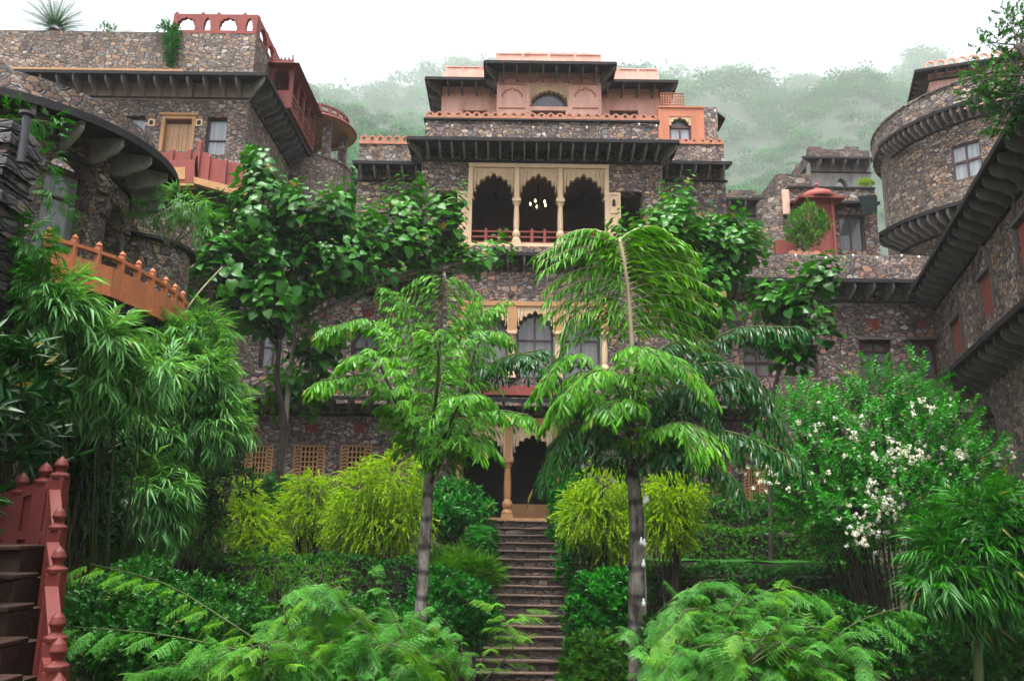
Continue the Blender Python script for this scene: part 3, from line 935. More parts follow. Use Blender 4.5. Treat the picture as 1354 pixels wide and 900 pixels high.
# eave, stone parapet and merlons over the arcade
e4z = F3.px(715, 184, -1.0)[1]
eave(pal, F3, F3.px(560, 200)[0], F3.px(873, 200)[0], e4z, 1.0, rise=0.12, h=0.40, step=0.42, bw=0.05, e0=0.45, e1=0.45, bmat='bracketl', corner=(1, 1))
for sx, dx, xs_ in ((0, (0, -1, 0), F3.px(560, 200)[0]), (1, (0, 1, 0), F3.px(873, 200)[0])):
    f_ = Fr((xs_, 27.0 if sx else 30.0, 0), dx)
    eave(pal, f_, 0, 3.0, e4z, 0.45, rise=0.12, h=0.40, step=0.5, e0=1.0 if sx else 0, e1=1.0 if not sx else 0, bmat='bracket')
pz0_, pz1_ = e4z + 0.16, F3.px(715, 161)[1]
p0, p1 = F3.px(562, 170)[0], F3.px(870, 170)[0]
m = M(); m.box(p0, p1, 27.0, 27.35, pz0_ - 0.4, pz1_); m.box(p0, p0 + .35, 27.36, 30.6, pz0_ - .4, pz1_); m.box(p1 - .35, p1, 27.36, 30.6, pz0_ - .4, pz1_)
m.build('upper_parapet', MAT['stone'], pal)
m = M(); F3.box(m, p0 - .06, p1 + .06, pz1_ + .003, pz1_ + 0.07, -0.08, 0.4)
m.build('coping', MAT['eave'], pal)
m = M()
F3.box(m, p0, p1, pz1_ + .073, pz1_ + .13, 0, 0.16)
merlons(m, F3, p0, p1, pz1_ + 0.133, F3.px(715, 148.5)[1] - pz1_ - .133, 0.325, 0.02, 0.14, top=.38)
m.build('scalloped_parapet', MAT['merlon'], pal)
m = M(); m.box(p0 + .36, p1 - .36, 27.36, 33, pz0_ - .2, pz0_)
m.build('roof_terrace', MAT['bracket'], pal)

# ---- side wings of the arcade storey
for side, (u0, u1, holes, eu, mu) in enumerate((
        (470, 556, [(477, 281, 515, 322), (525, 281, 556, 322)], (471, 548), (476, 546)),
        (872, 961, [(873, 287, 906, 322), (912, 287, 953, 322)], (884, 961), (884, 960)))):
    a, b = F3w.px(u0, 280)[0], F3w.px(u1, 280)[0]
    if side == 0: b = w3a - .003
    else: a = w3b + .003
    hs_ = [F3w.rect(*q) for q in holes]
    if side == 0: hs_[1] = (hs_[1][0], b + 1, hs_[1][2], hs_[1][3])
    else: hs_[0] = (a - 1, hs_[0][1], hs_[0][2], hs_[0][3])
    zt = F3w.px((u0 + u1) / 2, 191)[1]
    m = M()
    wall(m, F3w, a, b, z2b, zt, 0.45, hs_)
    if side == 0: m.box(a, a + .45, 28.46, 31, z2b, zt)
    else: m.box(b - .45, b, 28.46, 31, z2b, zt)
    m.build('wing_wall', MAT['stone'], pal)
    if side:
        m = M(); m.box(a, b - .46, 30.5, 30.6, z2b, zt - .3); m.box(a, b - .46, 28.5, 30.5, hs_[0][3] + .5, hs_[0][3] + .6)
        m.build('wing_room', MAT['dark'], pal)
    ea, eb = F3w.px(eu[0], 220)[0], F3w.px(eu[1], 220)[0]
    if side == 0: eb = w3a - 0.01
    else: ea = w3b + 0.01
    ez = F3w.px((u0 + u1) / 2, 214, -0.7)[1]
    eave(pal, F3w, ea, eb, ez, 0.7, rise=0.1, h=0.42, step=0.5, bw=0.05, bmat='bracketl', name='wing_eave')
    m = M()
    if side == 0: F3w.box(m, a, w3a - .01, zt + .003, zt + .06, -.04, .4)
    else: F3w.box(m, w3b + .01, b, zt + .003, zt + .06, -.04, .4)
    merlons(m, F3w, a, (w3a - .012) if side == 0 else b, zt + .063, F3w.px((u0 + u1) / 2, 178 if side == 0 else 183.5)[1] - zt - .063, 0.31, 0.02, 0.14, top=.38) if side == 0 else merlons(m, F3w, w3b + .012, b, zt + .063, F3w.px(925, 183)[1] - zt - .063, 0.31, 0.02, 0.14, top=.38)
    m.build('scalloped_parapet', MAT['merlon'], pal)
    m = M()
    for q in hs_: F3w.box(m, max(q[0], a) - .03, min(q[1], b) + .03, q[3] + .003, q[3] + .07, -.04, .2)
    m.build('window_lintels', MAT['buff'], pal)

# ---- pink roof pavilion
zr = pz0_
def pink_block(fr, u0, u1, vt, back, name):
    a, b = fr.px(u0, 130)[0], fr.px(u1, 130)[0]
    zt = fr.px((u0 + u1) / 2, vt)[1]
    return a, b, zt
# wings
wa, wb, wzt = pink_block(F4w, 584, 872, 100, 0, '')
ca, cb, czt4 = pink_block(F4, 657, 795, 80, 0, '')
shL = F4w.rect(612, 146, 644, 165); shR = F4w.rect(806, 146, 844, 165)
m = M(); wall(m, F4w, wa, wb, zr, wzt + .1, 0.3, [shL, shR]); m.box(wa, wa + .3, 31.31, 35, zr, wzt + .1); m.box(wb - .3, wb, 31.31, 35, zr, wzt + .1)
m.box(wa + .3, wb - .3, 31.31, 35, wzt, wzt + .1)
for (u0, u1) in ((588, 611), (612, 650), (800, 838), (840, 868)):
    s0, s1, z0, z1 = F4w.rect(u0, 126, u1, 146)
    for q in ((s0, s1, z1, z1 + .05), (s0, s0 + .04, z0, z1), (s1 - .04, s1, z0, z1)): F4w.box(m, *q, -0.03, 0.0 - .001)
m.build('pavilion_wing_walls', MAT['pink'], pal)
for q in (shL, shR): window(pal, F4w, *q, d=.1, arch=False, frame='woodred', glass='glassdark', trans=())
ez = F4w.px(600, 103, -.8)[1]
eave(pal, F4w, wa, ca - .01, ez, .8, rise=.14, h=.42, step=.62, bw=.06, e0=.6, bmat='bracket', corner=(1, 0), name='pavilion_eave', course=False)
eave(pal, F4w, cb + .01, wb, ez, .8, rise=.14, h=.42, step=.62, bw=.06, e1=.6, bmat='bracket', corner=(0, 1), name='pavilion_eave', course=False)
fl = Fr((wa, 35, 0), (0, -1, 0)); eave(pal, fl, 0, 4, ez, .6, rise=.14, h=.55, step=.55, e1=.8, name='pavilion_eave', course=False)
fr_ = Fr((wb, 31, 0), (0, 1, 0)); eave(pal, fr_, 0, 4, ez, .6, rise=.14, h=.55, step=.55, e0=.8, name='pavilion_eave', course=False)
m = M()
for (a, b) in ((F4w.px(590, 94)[0], ca - .02), (cb + .02, F4w.px(870, 94)[0])):
    zb_, zt_ = ez + .15, F4w.px(612, 88.5)[1]
    F4w.box(m, a, b, zb_ - .1, zt_, .05, .25)
    F4w.box(m, a - .03, b, zt_ + .002, zt_ + .05, .02, .28)
    for i in range(4):
        x = a + (b - a) * i / 3
        F4w.box(m, max(a, x - .04), min(b, x + .04), zb_, zt_, .02, .048)
m.build('roof_parapet', MAT['pink'], pal)
# centre bay
ow = F4.rect(701, 114, 751, 141); ow2 = F4.rect(703, 146, 748, 165)
m = M(); wall(m, F4, ca, cb, zr, czt4 + .1, .3, [ow, ow2]); m.box(ca, ca + .3, 30.31, 33, zr, czt4 + .1); m.box(cb - .3, cb, 30.31, 33, zr, czt4 + .1)
m.box(ca + .3, cb - .3, 30.31, 33, czt4, czt4 + .1)
mo_ = M()
for (u0, u1) in ((660, 694), (757, 791)):
    s0, s1, z0, z1 = F4.rect(u0, 113, u1, 142)
    sm = (s0 + s1) / 2
    a_ = arc_pts(sm, (s1 - s0) / 2 - .1, z0 + .45, z1 - z0 - .62, 5, 40, .1, .12)
    mo_.tube([F4.pt(x, z, -.012) for x, z in a_], .03, 5)
    for q in ((s0, s1, z1 + .02, z1 + .06), (s0, s1, z0 - .06, z0 - .02)): F4.box(mo_, *q, -.035, -.001)
for (u0, u1) in ((660, 692), (703, 750), (759, 790)):
    s0, s1, z0, z1 = F4.rect(u0, 104, u1, 109)
    mo_.tube([F4.pt(s0, z0, -.012), F4.pt(s0 + .15, z0, -.012), F4.pt(s0 + .3, z1, -.012), F4.pt(s1 - .3, z1, -.012), F4.pt(s1 - .15, z0, -.012), F4.pt(s1, z0, -.012)], .022, 5)
for u in (657, 698, 754, 795):
    x = F4.px(u, 120)[0]
    F4.box(m, max(ca, x - .05), min(cb, x + .05), F4.px(726, 150)[1], F4.px(726, 111)[1], -.03, -.001)
m.build('pavilion_centre_wall', MAT['pink'], pal)
mo_.build('niche_mouldings', MAT['salmon'], pal)
m = M(); sm = (ow[0] + ow[1]) / 2
arch_cell(m, F4, ow[0], ow[1], ow[3], arc_pts(sm, (ow[1] - ow[0]) / 2 - .03, ow[2] + .08, (F4.px(726, 120)[1] - ow[2] - .08), 11, 88, .1, .05), -.02, .2)
m.build('carved_window_arch', MAT['sand'], pal)
m = M(); F4.box(m, ow[0], ow[1], ow[2], ow[3] - .1, .22, .24)
m.build('arch_pane', MAT['glassdark'], pal)
window(pal, F4, *ow2, d=.1, arch=False, frame='woodred', glass='glass', trans=())
ez5 = F4.px(726, 82, -.9)[1]
eave(pal, F4, ca, cb, ez5, .9, rise=.14, h=.46, step=.5, bw=.06, e0=.5, e1=.5, bmat='bracket', corner=(1, 1), name='pavilion_eave', course=False)
fl = Fr((ca, 33, 0), (0, -1, 0)); eave(pal, fl, 0, 3, ez5, .5, rise=.14, h=.55, step=.5, e1=.9, name='pavilion_eave', course=False)
fr_ = Fr((cb, 30, 0), (0, 1, 0)); eave(pal, fr_, 0, 3, ez5, .5, rise=.14, h=.55, step=.5, e0=.9, name='pavilion_eave', course=False)
m = M()
a, b, zb_, zt_ = F4.px(657, 75)[0], F4.px(795, 75)[0], ez5 + .15, F4.px(726, 71)[1]
F4.box(m, a, b, zb_ - .1, zt_, .1, .3); F4.box(m, a - .03, b + .03, zt_ + .002, zt_ + .06, .06, .34)
for i in range(5):
    x = a + (b - a) * i / 4
    F4.box(m, max(a, x - .05), min(b, x + .05), zb_, zt_, .06, .098)
for x, w_ in ((.2, .3), (.32, .45), (.42, .3), (.53, .45), (.64, .4), (.74, .45), (.84, .3)):
    x = a + (b - a) * x
    m.prism([F4.pt(x + w_ * math.cos(t) * .5, zt_ + .063 + .09 * math.sin(t), .12) for t in np.linspace(PI, 0, 10)][::-1], (0, .15, 0))
m.build('roof_parapet', MAT['pink'], pal)

# ---- small salmon block right of the pavilion
SF = face_y(30.0)
a, b = SF.px(871, 160)[0], SF.px(931, 160)[0]
zt = SF.px(900, 143)[1]
sw = SF.rect(885, 154, 914, 186)
zb_ = F3w.px(925, 192)[1] - .6
m = M(); wall(m, SF, a, b, zb_, zt, .3, [sw]); m.box(a, b, 30.31, 33, zt - .1, zt); m.box(a, a + .3, 30.31, 33, zb_, zt - .11)
SF.box(m, a, b + .02, zt + .003, zt + .07, -.04, .3)
m.build('salmon_block_wall', MAT['salmon'], pal)
sp_ = window(pal, SF, sw[0], sw[1], sw[2], sw[2] + (sw[3] - sw[2]) * .62, d=.08, frame='woodred', glass='glassblue', arch=False, trans=())
m = M(); zz = sw[2] + (sw[3] - sw[2]) * .64
arch_cell(m, SF, sw[0], sw[1], sw[3], arc_pts((sw[0] + sw[1]) / 2, (sw[1] - sw[0]) * .42, zz, (sw[3] - zz) * .85, 5, 40, .14, .1), .02, .2)
m.build('carved_window_arch', MAT['sand'], pal)
m = M(); SF.box(m, sw[0], sw[1], zz, sw[3], .22, .24); m.build('arch_pane', MAT['glassdark'], pal)
m = M(); a2, b2 = SF.px(931, 160)[0], SF.px(949, 160)[0]
m.box(a2 + .003, b2, 30.0, 33, zb_, SF.px(940, 142)[1]); m.build('stone_pier', MAT['stone'], pal)
m = M(); z0 = SF.px(940, 150)[1]; m.hexa([(b2, 30, z0), (b2 + .3, 30, z0 - .25), (b2 + .3, 33, z0 - .25), (b2, 33, z0)], [(b2, 30, z0 + .08), (b2 + .3, 30, z0 - .17), (b2 + .3, 33, z0 - .17), (b2, 33, z0 + .08)])
m.build('side_eave', MAT['eave'], pal)
s0, s1, z0, z1 = SF.rect(874, 125, 905, 141)
jali(pal, SF, s0, s1, zt + .073, z1 + .1, d=.05, mat='merlon', chev=False, nx=9, nz=5, name='roof_lattice')

# ---- things hanging in the balcony room
cpos = P(712, 272, 28.6)
ch = thing('chandelier', 'small dark chandelier with five lit bulbs hanging in the middle arch', 'chandelier', cpos)
m = M(); m.tube([cpos + Vector((0, 0, .05)), Vector((cpos.x, cpos.y, zb3 + 2.95))], .018, 6); m.lathe([(.001, cpos.z - .12), (.06, cpos.z - .06), (.03, cpos.z), (.07, cpos.z + .05), (.001, cpos.z + .1)], cpos, 10)
ends = []
for i in range(5):
    a = 2 * PI * i / 5 + .5
    e = cpos + Vector((math.cos(a) * .3, math.sin(a) * .3, .02))
    m.tube([cpos + Vector((0, 0, -.04)), cpos + Vector((math.cos(a) * .17, math.sin(a) * .17, -.1)), e], .014, 5)
    ends.append(e)
m.build('arms', MAT['metal'], ch)
for e in ends:
    b = M(); b.lathe([(.001, e.z), (.028, e.z + .02), (.035, e.z + .06), (.02, e.z + .10), (.001, e.z + .13)], e, 10)
    b.build('bulb', MAT['flame'], ch, smooth=True)
for (u, v, lb) in ((656, 262, 'ceiling fan hanging inside the left arch of the upper balcony'), (772, 262, 'ceiling fan hanging inside the right arch of the upper balcony')):
    c = P(u, v, 29.0)
    f_ = thing('ceiling_fan', lb, 'ceiling fan', c, 'ceiling fans in the balcony room')
    m = M(); m.tube([c, Vector((c.x, c.y, zb3 + 2.95))], .02, 6); m.build('rod', MAT['dark'], f_)
    m = M(); m.lathe([(.001, c.z - .08), (.1, c.z - .06), (.12, c.z), (.06, c.z + .07), (.001, c.z + .08)], c, 12); m.build('hub', MAT['dark'], f_)
    for i in range(3):
        a = 2 * PI * i / 3 + .4
        d = Vector((math.cos(a), math.sin(a), 0)); q = Vector((-d.y, d.x, 0)) * .06
        m = M(); m.hexa([c + d * .1 - q, c + d * .62 - q, c + d * .62 + q, c + d * .1 + q], [x + UP * .015 for x in (c + d * .1 - q, c + d * .62 - q, c + d * .62 + q, c + d * .1 + q)])
        m.build('blade', MAT['dark'], f_)
# ================================================================ STONE STAIRS UP TO THE PORCH
st = thing('stone_stairs', 'long steep flight of dark slate steps climbing to the arched porch', 'stairs', (0.5, 16, 0))
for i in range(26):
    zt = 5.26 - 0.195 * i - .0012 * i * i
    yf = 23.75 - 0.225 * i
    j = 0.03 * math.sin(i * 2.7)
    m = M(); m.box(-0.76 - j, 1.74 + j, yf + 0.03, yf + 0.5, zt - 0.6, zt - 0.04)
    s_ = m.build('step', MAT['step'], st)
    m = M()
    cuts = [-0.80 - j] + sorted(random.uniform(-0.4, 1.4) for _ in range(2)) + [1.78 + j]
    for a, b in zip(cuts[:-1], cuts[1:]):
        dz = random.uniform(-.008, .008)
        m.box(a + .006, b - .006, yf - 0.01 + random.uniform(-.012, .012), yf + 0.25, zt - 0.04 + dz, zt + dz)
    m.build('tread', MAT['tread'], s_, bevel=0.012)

# ================================================================ LEFT STONE WING
lw = thing('stone_wing', 'warm rubble stone wing with wooden door and pale windows, red balustrade along its roof edge', 'building', (-12, 27, 9))
LF = face_y(27.0)
lx1 = LF.px(327, 160)[0]
lx0 = -30.0
zeL = LF.px(180, 95, -0.8)[1]
zpt = LF.px(130, 42)[1]
hl_ = [LF.rect(166, 153, 191, 182), LF.rect(212, 153, 257, 200), LF.rect(272, 155, 299, 204)]
m = M(); wall(m, LF, lx0, lx1, 7.5, zeL + .1, .5, hl_)
m.box(lx1 - .5, lx1, 27.51, 33.6, 7.5, zeL + .1)
m.build('wall', MAT['stone_warm'], lw)
window(lw, LF, *hl_[0], frame='wooddark', glass='glassblue', arch=False, mull=0, trans=(.35,), fw=.05)
window(lw, LF, *hl_[2], frame='wooddark', glass='glassblue', arch=False, mull=0, trans=(.42,), fw=.05)
s0, s1, z0, z1 = hl_[1]
m = M(); LF.box(m, s0, s0 + .12, z0, z1, -.02, .3); LF.box(m, s1 - .12, s1, z0, z1, -.02, .3); LF.box(m, s0 + .12, s1 - .12, z1 - .12, z1, -.018, .3)
LF.box(m, s0 - .1, s1 + .1, z1 + .003, z1 + .09, -.06, .2)
d_ = m.build('door', MAT['ochre'], lw)
m = M()
sm = (s0 + s1) / 2
for a, b in ((s0 + .125, sm - .01), (sm + .01, s1 - .125)):
    LF.box(m, a, b, z0, z1 - .22, .2, .24)
    for k in range(3): LF.box(m, a + .08 + k * (b - a - .16) / 2 - .02, a + .08 + k * (b - a - .16) / 2 + .02, z0, z1 - .3, .18, .199)
m.build('door_leaf', MAT['woodpale'], d_)
m = M(); LF.box(m, s0 + .125, s1 - .125, z1 - .215, z1 - .125, .17, .24); m.build('door_head', MAT['woodred'], d_)
for q in ((196, 158, 205, 167), (259, 158, 268, 167)):
    a, b, c, e = LF.rect(*q)
    m = M(); LF.box(m, a, b, c, e, -.03, 0.01); n_ = m.build('wall_lamp_niche', MAT['sandp'], lw)
    m = M(); LF.box(m, a + .06, b - .06, c + .05, e - .06, -.045, -.031); m.build('opening', MAT['dark'], n_)
m = M(); LF.box(m, lx0, lx1 + .01, zeL - .62, zeL + .05, -.02, -.001); m.build('plaster_band', MAT['buff'], lw)
eave(lw, LF, lx0 + 12, lx1, zeL, .8, rise=.1, h=.55, step=.58, bw=.05, e1=.8, bmat='bracketl', corner=(0, 1))
sfr = Fr((lx1, 27, 0), (0, 1, 0))
eave(lw, sfr, 0, 6.6, zeL, .8, rise=.1, h=.6, step=.52, bw=.06, e0=.8, bmat='bracket')
m = M(); LF.box(m, lx0 + 11, LF.px(255, 95)[0], zeL + .034, zeL + .11, -.82, -.4); m.build('eave_edge', MAT['ochre'], lw)
m = M(); m.box(lx0, lx1 + .05, 26.98, 27.4, zeL + .12, zpt); m.box(lx1 - .38, lx1 + .05, 27.41, 33.6, zeL + .12, zpt)
m.build('roof_parapet', MAT['stone_tower'], lw)
m = M()
px_ = [LF.px(u, 50)[0] for u in (226, 243, 272, 292, 328)]
zb, zt = zpt - 0.75 + .75, LF.px(280, 41)[1] + .55
zb = zpt - .02
zt = zb + .78
# cut the stone lower under the balustrade is not visible: the red balustrade stands in front of the parapet top
units = [(LF.px(228, 50)[0], .9, .62), (0, 0, 0)]
xs0, xs1 = LF.px(227, 50)[0], lx1 + .05
n_u = 4
wds = [.30, .18, .30, .18]; tot = sum(wds)
a = xs0
m = M()
for k in range(n_u):
    b = a + (xs1 - xs0) * wds[k] / tot
    half = (b - a) / 2 - .16
    LF.box(m, a, a + .16, zb, zt, -.03, .12); LF.box(m, b - .16, b, zb, zt, -.03, .12)
    arc_ = arc_pts((a + b) / 2, half - .01, zb + .36, .27, 5, 40, .12, .1)
    arch_cell(m, LF, a + .16, b - .16, zt - .002, arc_, -.028, .118)
    LF.box(m, a + .16, b - .16, zb, zb + .12, -.028, .118)
    m.lathe([(.07, zt), (.08, zt + .04), (.03, zt + .12), (.001, zt + .16)], LF.pt(a + .08, 0, .045), 6)
    a = b
for k in range(6):
    y0, y1 = 27.15 + k * 1.05, 28.2 + k * 1.05
    sf = Fr((lx1 + .04, 0, 0), (0, 1, 0))
    sf.box(m, y0, y0 + .16, zb, zt, -.03, .12)
    arch_cell(m, sf, y0 + .16, y1, zt - .002, arc_pts((y0 + y1 + .16) / 2, .38, zb + .36, .27, 5, 40, .12, .1), -.028, .118)
    sf.box(m, y0 + .16, y1, zb, zb + .12, -.028, .118)
    m.lathe([(.07, zt), (.08, zt + .04), (.03, zt + .12), (.001, zt + .16)], (lx1 + .0, y0 + .08), 6)
m.build('roof_balustrade', MAT['redpale'], lw)
# red projecting gallery on the side wall
gy0, gy1 = 28.8, 32.6
gx0, gx1 = lx1 + .06, lx1 + .95
gzt = P(368, 86, 28.8).z; gzb = zeL + .1
gl = M()
GF = Fr((0, gy0, 0), (1, 0, 0))
zm = gzb + (gzt - gzb) * .42
gl.box(gx0, gx1, gy0, gy1, gzb, gzb + .12)
for x in (gx0, gx1 - .12):
    gl.box(x, x + .12, gy0, gy0 + .12, gzb + .12, gzt); gl.box(x, x + .12, gy1 - .12, gy1, gzb + .12, gzt)
gl.box(gx0 + .12, gx1 - .12, gy0 + .03, gy0 + .09, gzb + .12, zm)
arch_cell(gl, GF, gx0 + .12, gx1 - .12, gzt - .002, arc_pts((gx0 + gx1) / 2, .30, zm + .55, .35, 5, 40, .12, .15), .03, .09)
SFr = Fr((gx1, 0, 0), (0, 1, 0))
nb = 4
for k in range(nb):
    y0 = gy0 + .12 + (gy1 - gy0 - .24) * k / nb; y1 = gy0 + .12 + (gy1 - gy0 - .24) * (k + 1) / nb
    SFr.box(gl, y0 + .0, y0 + .1, gzb + .12, gzt - .002, .01, .11)
    SFr.box(gl, y0 + .1, y1, zm - .08, zm, .02, .1)
    for t in (.25, .5, .75):
        SFr.box(gl, y0 + .1, y1, gzb + .12 + (zm - gzb) * t - .03, gzb + .12 + (zm - gzb) * t + .03, .03, .09)
    arch_cell(gl, SFr, y0 + .1, y1, gzt - .004, arc_pts((y0 + y1 + .1) / 2, (y1 - y0) / 2 - .08, zm + .6, .32, 5, 40, .12, .15), .02, .1)
gal = gl.build('gallery', MAT['redmid'], lw)
m = M(); m.hexa([(gx0 - .25, gy0 - .35, gzt - .1), (gx1 + .3, gy0 - .35, gzt - .1), (gx1 + .3, gy1 + .2, gzt - .1), (gx0 - .25, gy1 + .2, gzt - .1)], [(gx0, gy0, gzt + .12), (gx1, gy0, gzt + .12), (gx1, gy1, gzt + .12), (gx0, gy1, gzt + .12)])
m.box(gx0 + .05, gx1 - .05, gy0 + .05, gy1 - .05, gzt + .122, gzt + .24)
m.build('gallery_roof', MAT['redmid'], gal)
m = M()
for x in np.linspace(gx0 + .08, gx1 - .08, 6):
    big = x in (gx0 + .08,) or abs(x - gx1 + .08) < 1e-6
    m.lathe([(.05, gzt + .241), (.06, gzt + .28), (.025, gzt + (.36 if big else .33)), (.04, gzt + (.45 if big else .36)), (.001, gzt + (.52 if big else .4))], (x, gy0 + .1), 6)
m.build('roof_finials', MAT['redmid'], gal)

# round pavilion behind it
rc = P(413, 174, 34.5)
RR = 1.95
rp = thing('round_pavilion', 'round open pavilion with dark red disc roof on stone piers beside the stone wing', 'pavilion', (rc.x, rc.y, rc.z - 4))
m = M()
m.lathe([(.001, rc.z + .5), (RR * .55, rc.z + .36), (RR, rc.z + .03), (RR + .03, rc.z - .05), (RR - .02, rc.z - .08)], (rc.x, rc.y), 48)
m.build('roof', MAT['redmid'], rp)
m = M(); m.lathe([(RR - .03, rc.z - .08), (RR * .8, rc.z - .12), (RR * .78, rc.z + .02), (.001, rc.z + .1)], (rc.x, rc.y), 48)
m.build('ceiling', MAT['ochre'], rp)
m = M()
for k in range(22):
    a = 2 * PI * k / 22
    m.box(rc.x + RR * .8 * math.cos(a) - .06, rc.x + RR * .8 * math.cos(a) + .06, rc.y + RR * .8 * math.sin(a) - .06, rc.y + RR * .8 * math.sin(a) + .06, rc.z + .1, rc.z + .52)
m.lathe([(RR * .83, rc.z + .52), (RR * .83, rc.z + .6), (RR * .77, rc.z + .6), (RR * .77, rc.z + .52)], (rc.x, rc.y), 48, close=True)
m.lathe([(RR * .82, rc.z + .26), (RR * .82, rc.z + .32), (RR * .78, rc.z + .32), (RR * .78, rc.z + .26)], (rc.x, rc.y), 48, close=True)
m.build('roof_balustrade', MAT['redmid'], rp)
zpar = P(425, 222, 34).z
for a in (-150, -100, -48, 20, 100, 170):
    a = math.radians(a)
    m = M(); x, y = rc.x + RR * .72 * math.cos(a), rc.y + RR * .72 * math.sin(a)
    m.box(x - .17, x + .17, y - .17, y + .17, zpar - .3, rc.z - .05)
    m.build('pier', MAT['stone_warm'], rp)
m = M(); m.lathe([(RR * .95, zpar - 6), (RR * .95, zpar), (RR * .82, zpar), (RR * .82, zpar - 6)], (rc.x, rc.y), 40, close=True)
m.lathe([(RR * .97, zpar + .003), (RR * .97, zpar + .08), (RR * .8, zpar + .08), (RR * .8, zpar + .003)], (rc.x, rc.y), 40, close=True)
m.build('drum_wall', MAT['stone_warm'], rp)

# ---- red outside stair balcony in front of the wing
BF = face_y(23.0)
bs = thing('stair_balcony', 'faded red panelled outside stair balcony stepping down below the wooden door', 'balcony', P(250, 255, 23.6))
def slant(m, fr, pts, d0, d1):
    q = [fr.px(u, v) for u, v in pts]
    m.prism([fr.pt(s, z, d0) for s, z in q], -fr.n * (d1 - d0))
m = M(); slant(m, BF, [(192, 190), (192, 238), (266, 228), (266, 190)][::-1], .6, .72); m.build('upper_panel', MAT['redpale'], bs)
m = M(); slant(m, BF, [(205, 212), (205, 243), (258, 241), (258, 211)][::-1], .0, .12)
slant(m, BF, [(258, 211), (258, 243), (262, 243), (262, 205)][::-1], -.03, .15); m.build('lower_panel', MAT['redpale'], bs)
m = M(); slant(m, BF, [(262, 205), (262, 234), (334, 254), (334, 219)][::-1], .05, .17); m.build('sloping_panel', MAT['redpale'], bs)
m = M(); slant(m, BF, [(257, 234.5), (257, 243), (340, 266), (340, 255)][::-1], -.05, .25); slant(m, BF, [(200, 243.5), (200, 247), (257, 246), (257, 243.2)][::-1], -.05, .25)
slant(m, BF, [(218, 222), (218, 238), (245, 237), (245, 221)][::-1], -.02, -.002); m.build('edge_beam', MAT['ochre'], bs)
for u, va, vb in ((196, 186, 240), (218, 187, 222), (242, 187, 222), (264, 187, 236), (276, 206, 240), (298, 212, 246), (320, 217, 251), (334, 217, 258)):
    s, za = BF.px(u, va); zb2 = BF.px(u, vb)[1]
    m = M(); dd = .52 if u < 250 and vb < 230 else -.03
    BF.box(m, s - .06, s + .06, zb2, za - .03, dd, dd + .18); m.lathe([(.06, za - .03), (.07, za), (.001, za + .08)], BF.pt(s, 0, dd + .09), 6)
    m.build('post', MAT['redpale'], bs)
m = M()
m.hexa([P(200, 247, 23.2), P(257, 246, 23.2), P(257, 246, 23.2) + Vector((0, 3.4, 0)), P(200, 247, 23.2) + Vector((0, 3.4, 0))], [q + UP * .15 for q in (P(200, 247, 23.2), P(257, 246, 23.2), P(257, 246, 23.2) + Vector((0, 3.4, 0)), P(200, 247, 23.2) + Vector((0, 3.4, 0)))])
m.hexa([P(258, 247, 23.2), P(345, 270, 23.2), P(345, 270, 23.2) + Vector((0, 3.4, 0)), P(258, 247, 23.2) + Vector((0, 3.4, 0))], [q + UP * .15 for q in (P(258, 247, 23.2), P(345, 270, 23.2), P(345, 270, 23.2) + Vector((0, 3.4, 0)), P(258, 247, 23.2) + Vector((0, 3.4, 0)))])
m.build('slab', MAT['eave'], bs)
m = M(); a = BF.px(180, 300)[0]; b = BF.px(400, 300)[0]
m.box(a, b, 24.6, 25.0, BF.px(300, 335)[1], BF.px(300, 282)[1])
m.build('supporting_wall', MAT['stone_warm'], bs)

# ---- dark passage between tower and palace
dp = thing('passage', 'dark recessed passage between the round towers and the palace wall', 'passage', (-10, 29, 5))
m = M(); m.box(-16, f2x0 - .01, 29.5, 29.8, 4, 14); m.build('back_wall', MAT['dark'], dp)  # stone wall in deep shade, with the shade put into its colour
m = M(); m.box(-16, f2x0 - .01, 25.1, 29.5, P(280, 333, 25.2).z, P(280, 333, 25.2).z + .3); m.build('shading_slab', MAT['dark'], dp)  # roof slab added to keep the passage in shade

# ================================================================ LEFT ROUND TOWER with the wide eave
class Cyl:
    def __init__(s, c, R): s.c, s.R = c, R
    def pt(s, a, z, d=0.0): return Vector((s.c[0] + (s.R - d) * math.cos(a), s.c[1] + (s.R - d) * math.sin(a), z))
def cyl_wall(m, c, R, z0, z1, th, holes=(), a0=-PI, a1=PI, seg=64):
    cu = Cyl(c, R)
    eds = np.linspace(a0, a1, seg + 1)
    eps = 1e-4
    hs_ = list(holes)
    # dummy zero-effect holes force the cuts along the curve
    extra = [(e, e + 1e-9, z0 - 5, z0 - 4) for e in eds[1:-1]]
    ss = sorted({a0, a1, *eds.tolist(), *[h[i] for h in hs_ for i in (0, 1)]})
    for i in range(len(ss) - 1):
        a, b = ss[i], ss[i + 1]
        mid = (a + b) / 2
        cuts = [(h[2], h[3]) for h in hs_ if h[0] < mid < h[1]]
        spans, z = [], z0
        for q in sorted(cuts):
            spans.append((z, q[0])); z = q[1]
        spans.append((z, z1))
        for (q0, q1) in spans:
            m.add([cu.pt(a, q0), cu.pt(b, q0), cu.pt(b, q1), cu.pt(a, q1)], [(0, 1, 2, 3)])
            m.add([cu.pt(a, q0, th), cu.pt(b, q0, th), cu.pt(b, q1, th), cu.pt(a, q1, th)], [(3, 2, 1, 0)])
            m.add([cu.pt(a, q1), cu.pt(b, q1), cu.pt(b, q1, th), cu.pt(a, q1, th)], [(0, 1, 2, 3)])
            m.add([cu.pt(a, q0), cu.pt(b, q0), cu.pt(b, q0, th), cu.pt(a, q0, th)], [(3, 2, 1, 0)])
    for h in hs_:
        for a in (h[0], h[1]):
            m.add([cu.pt(a, h[2]), cu.pt(a, h[3]), cu.pt(a, h[3], th), cu.pt(a, h[2], th)], [(0, 1, 2, 3)])
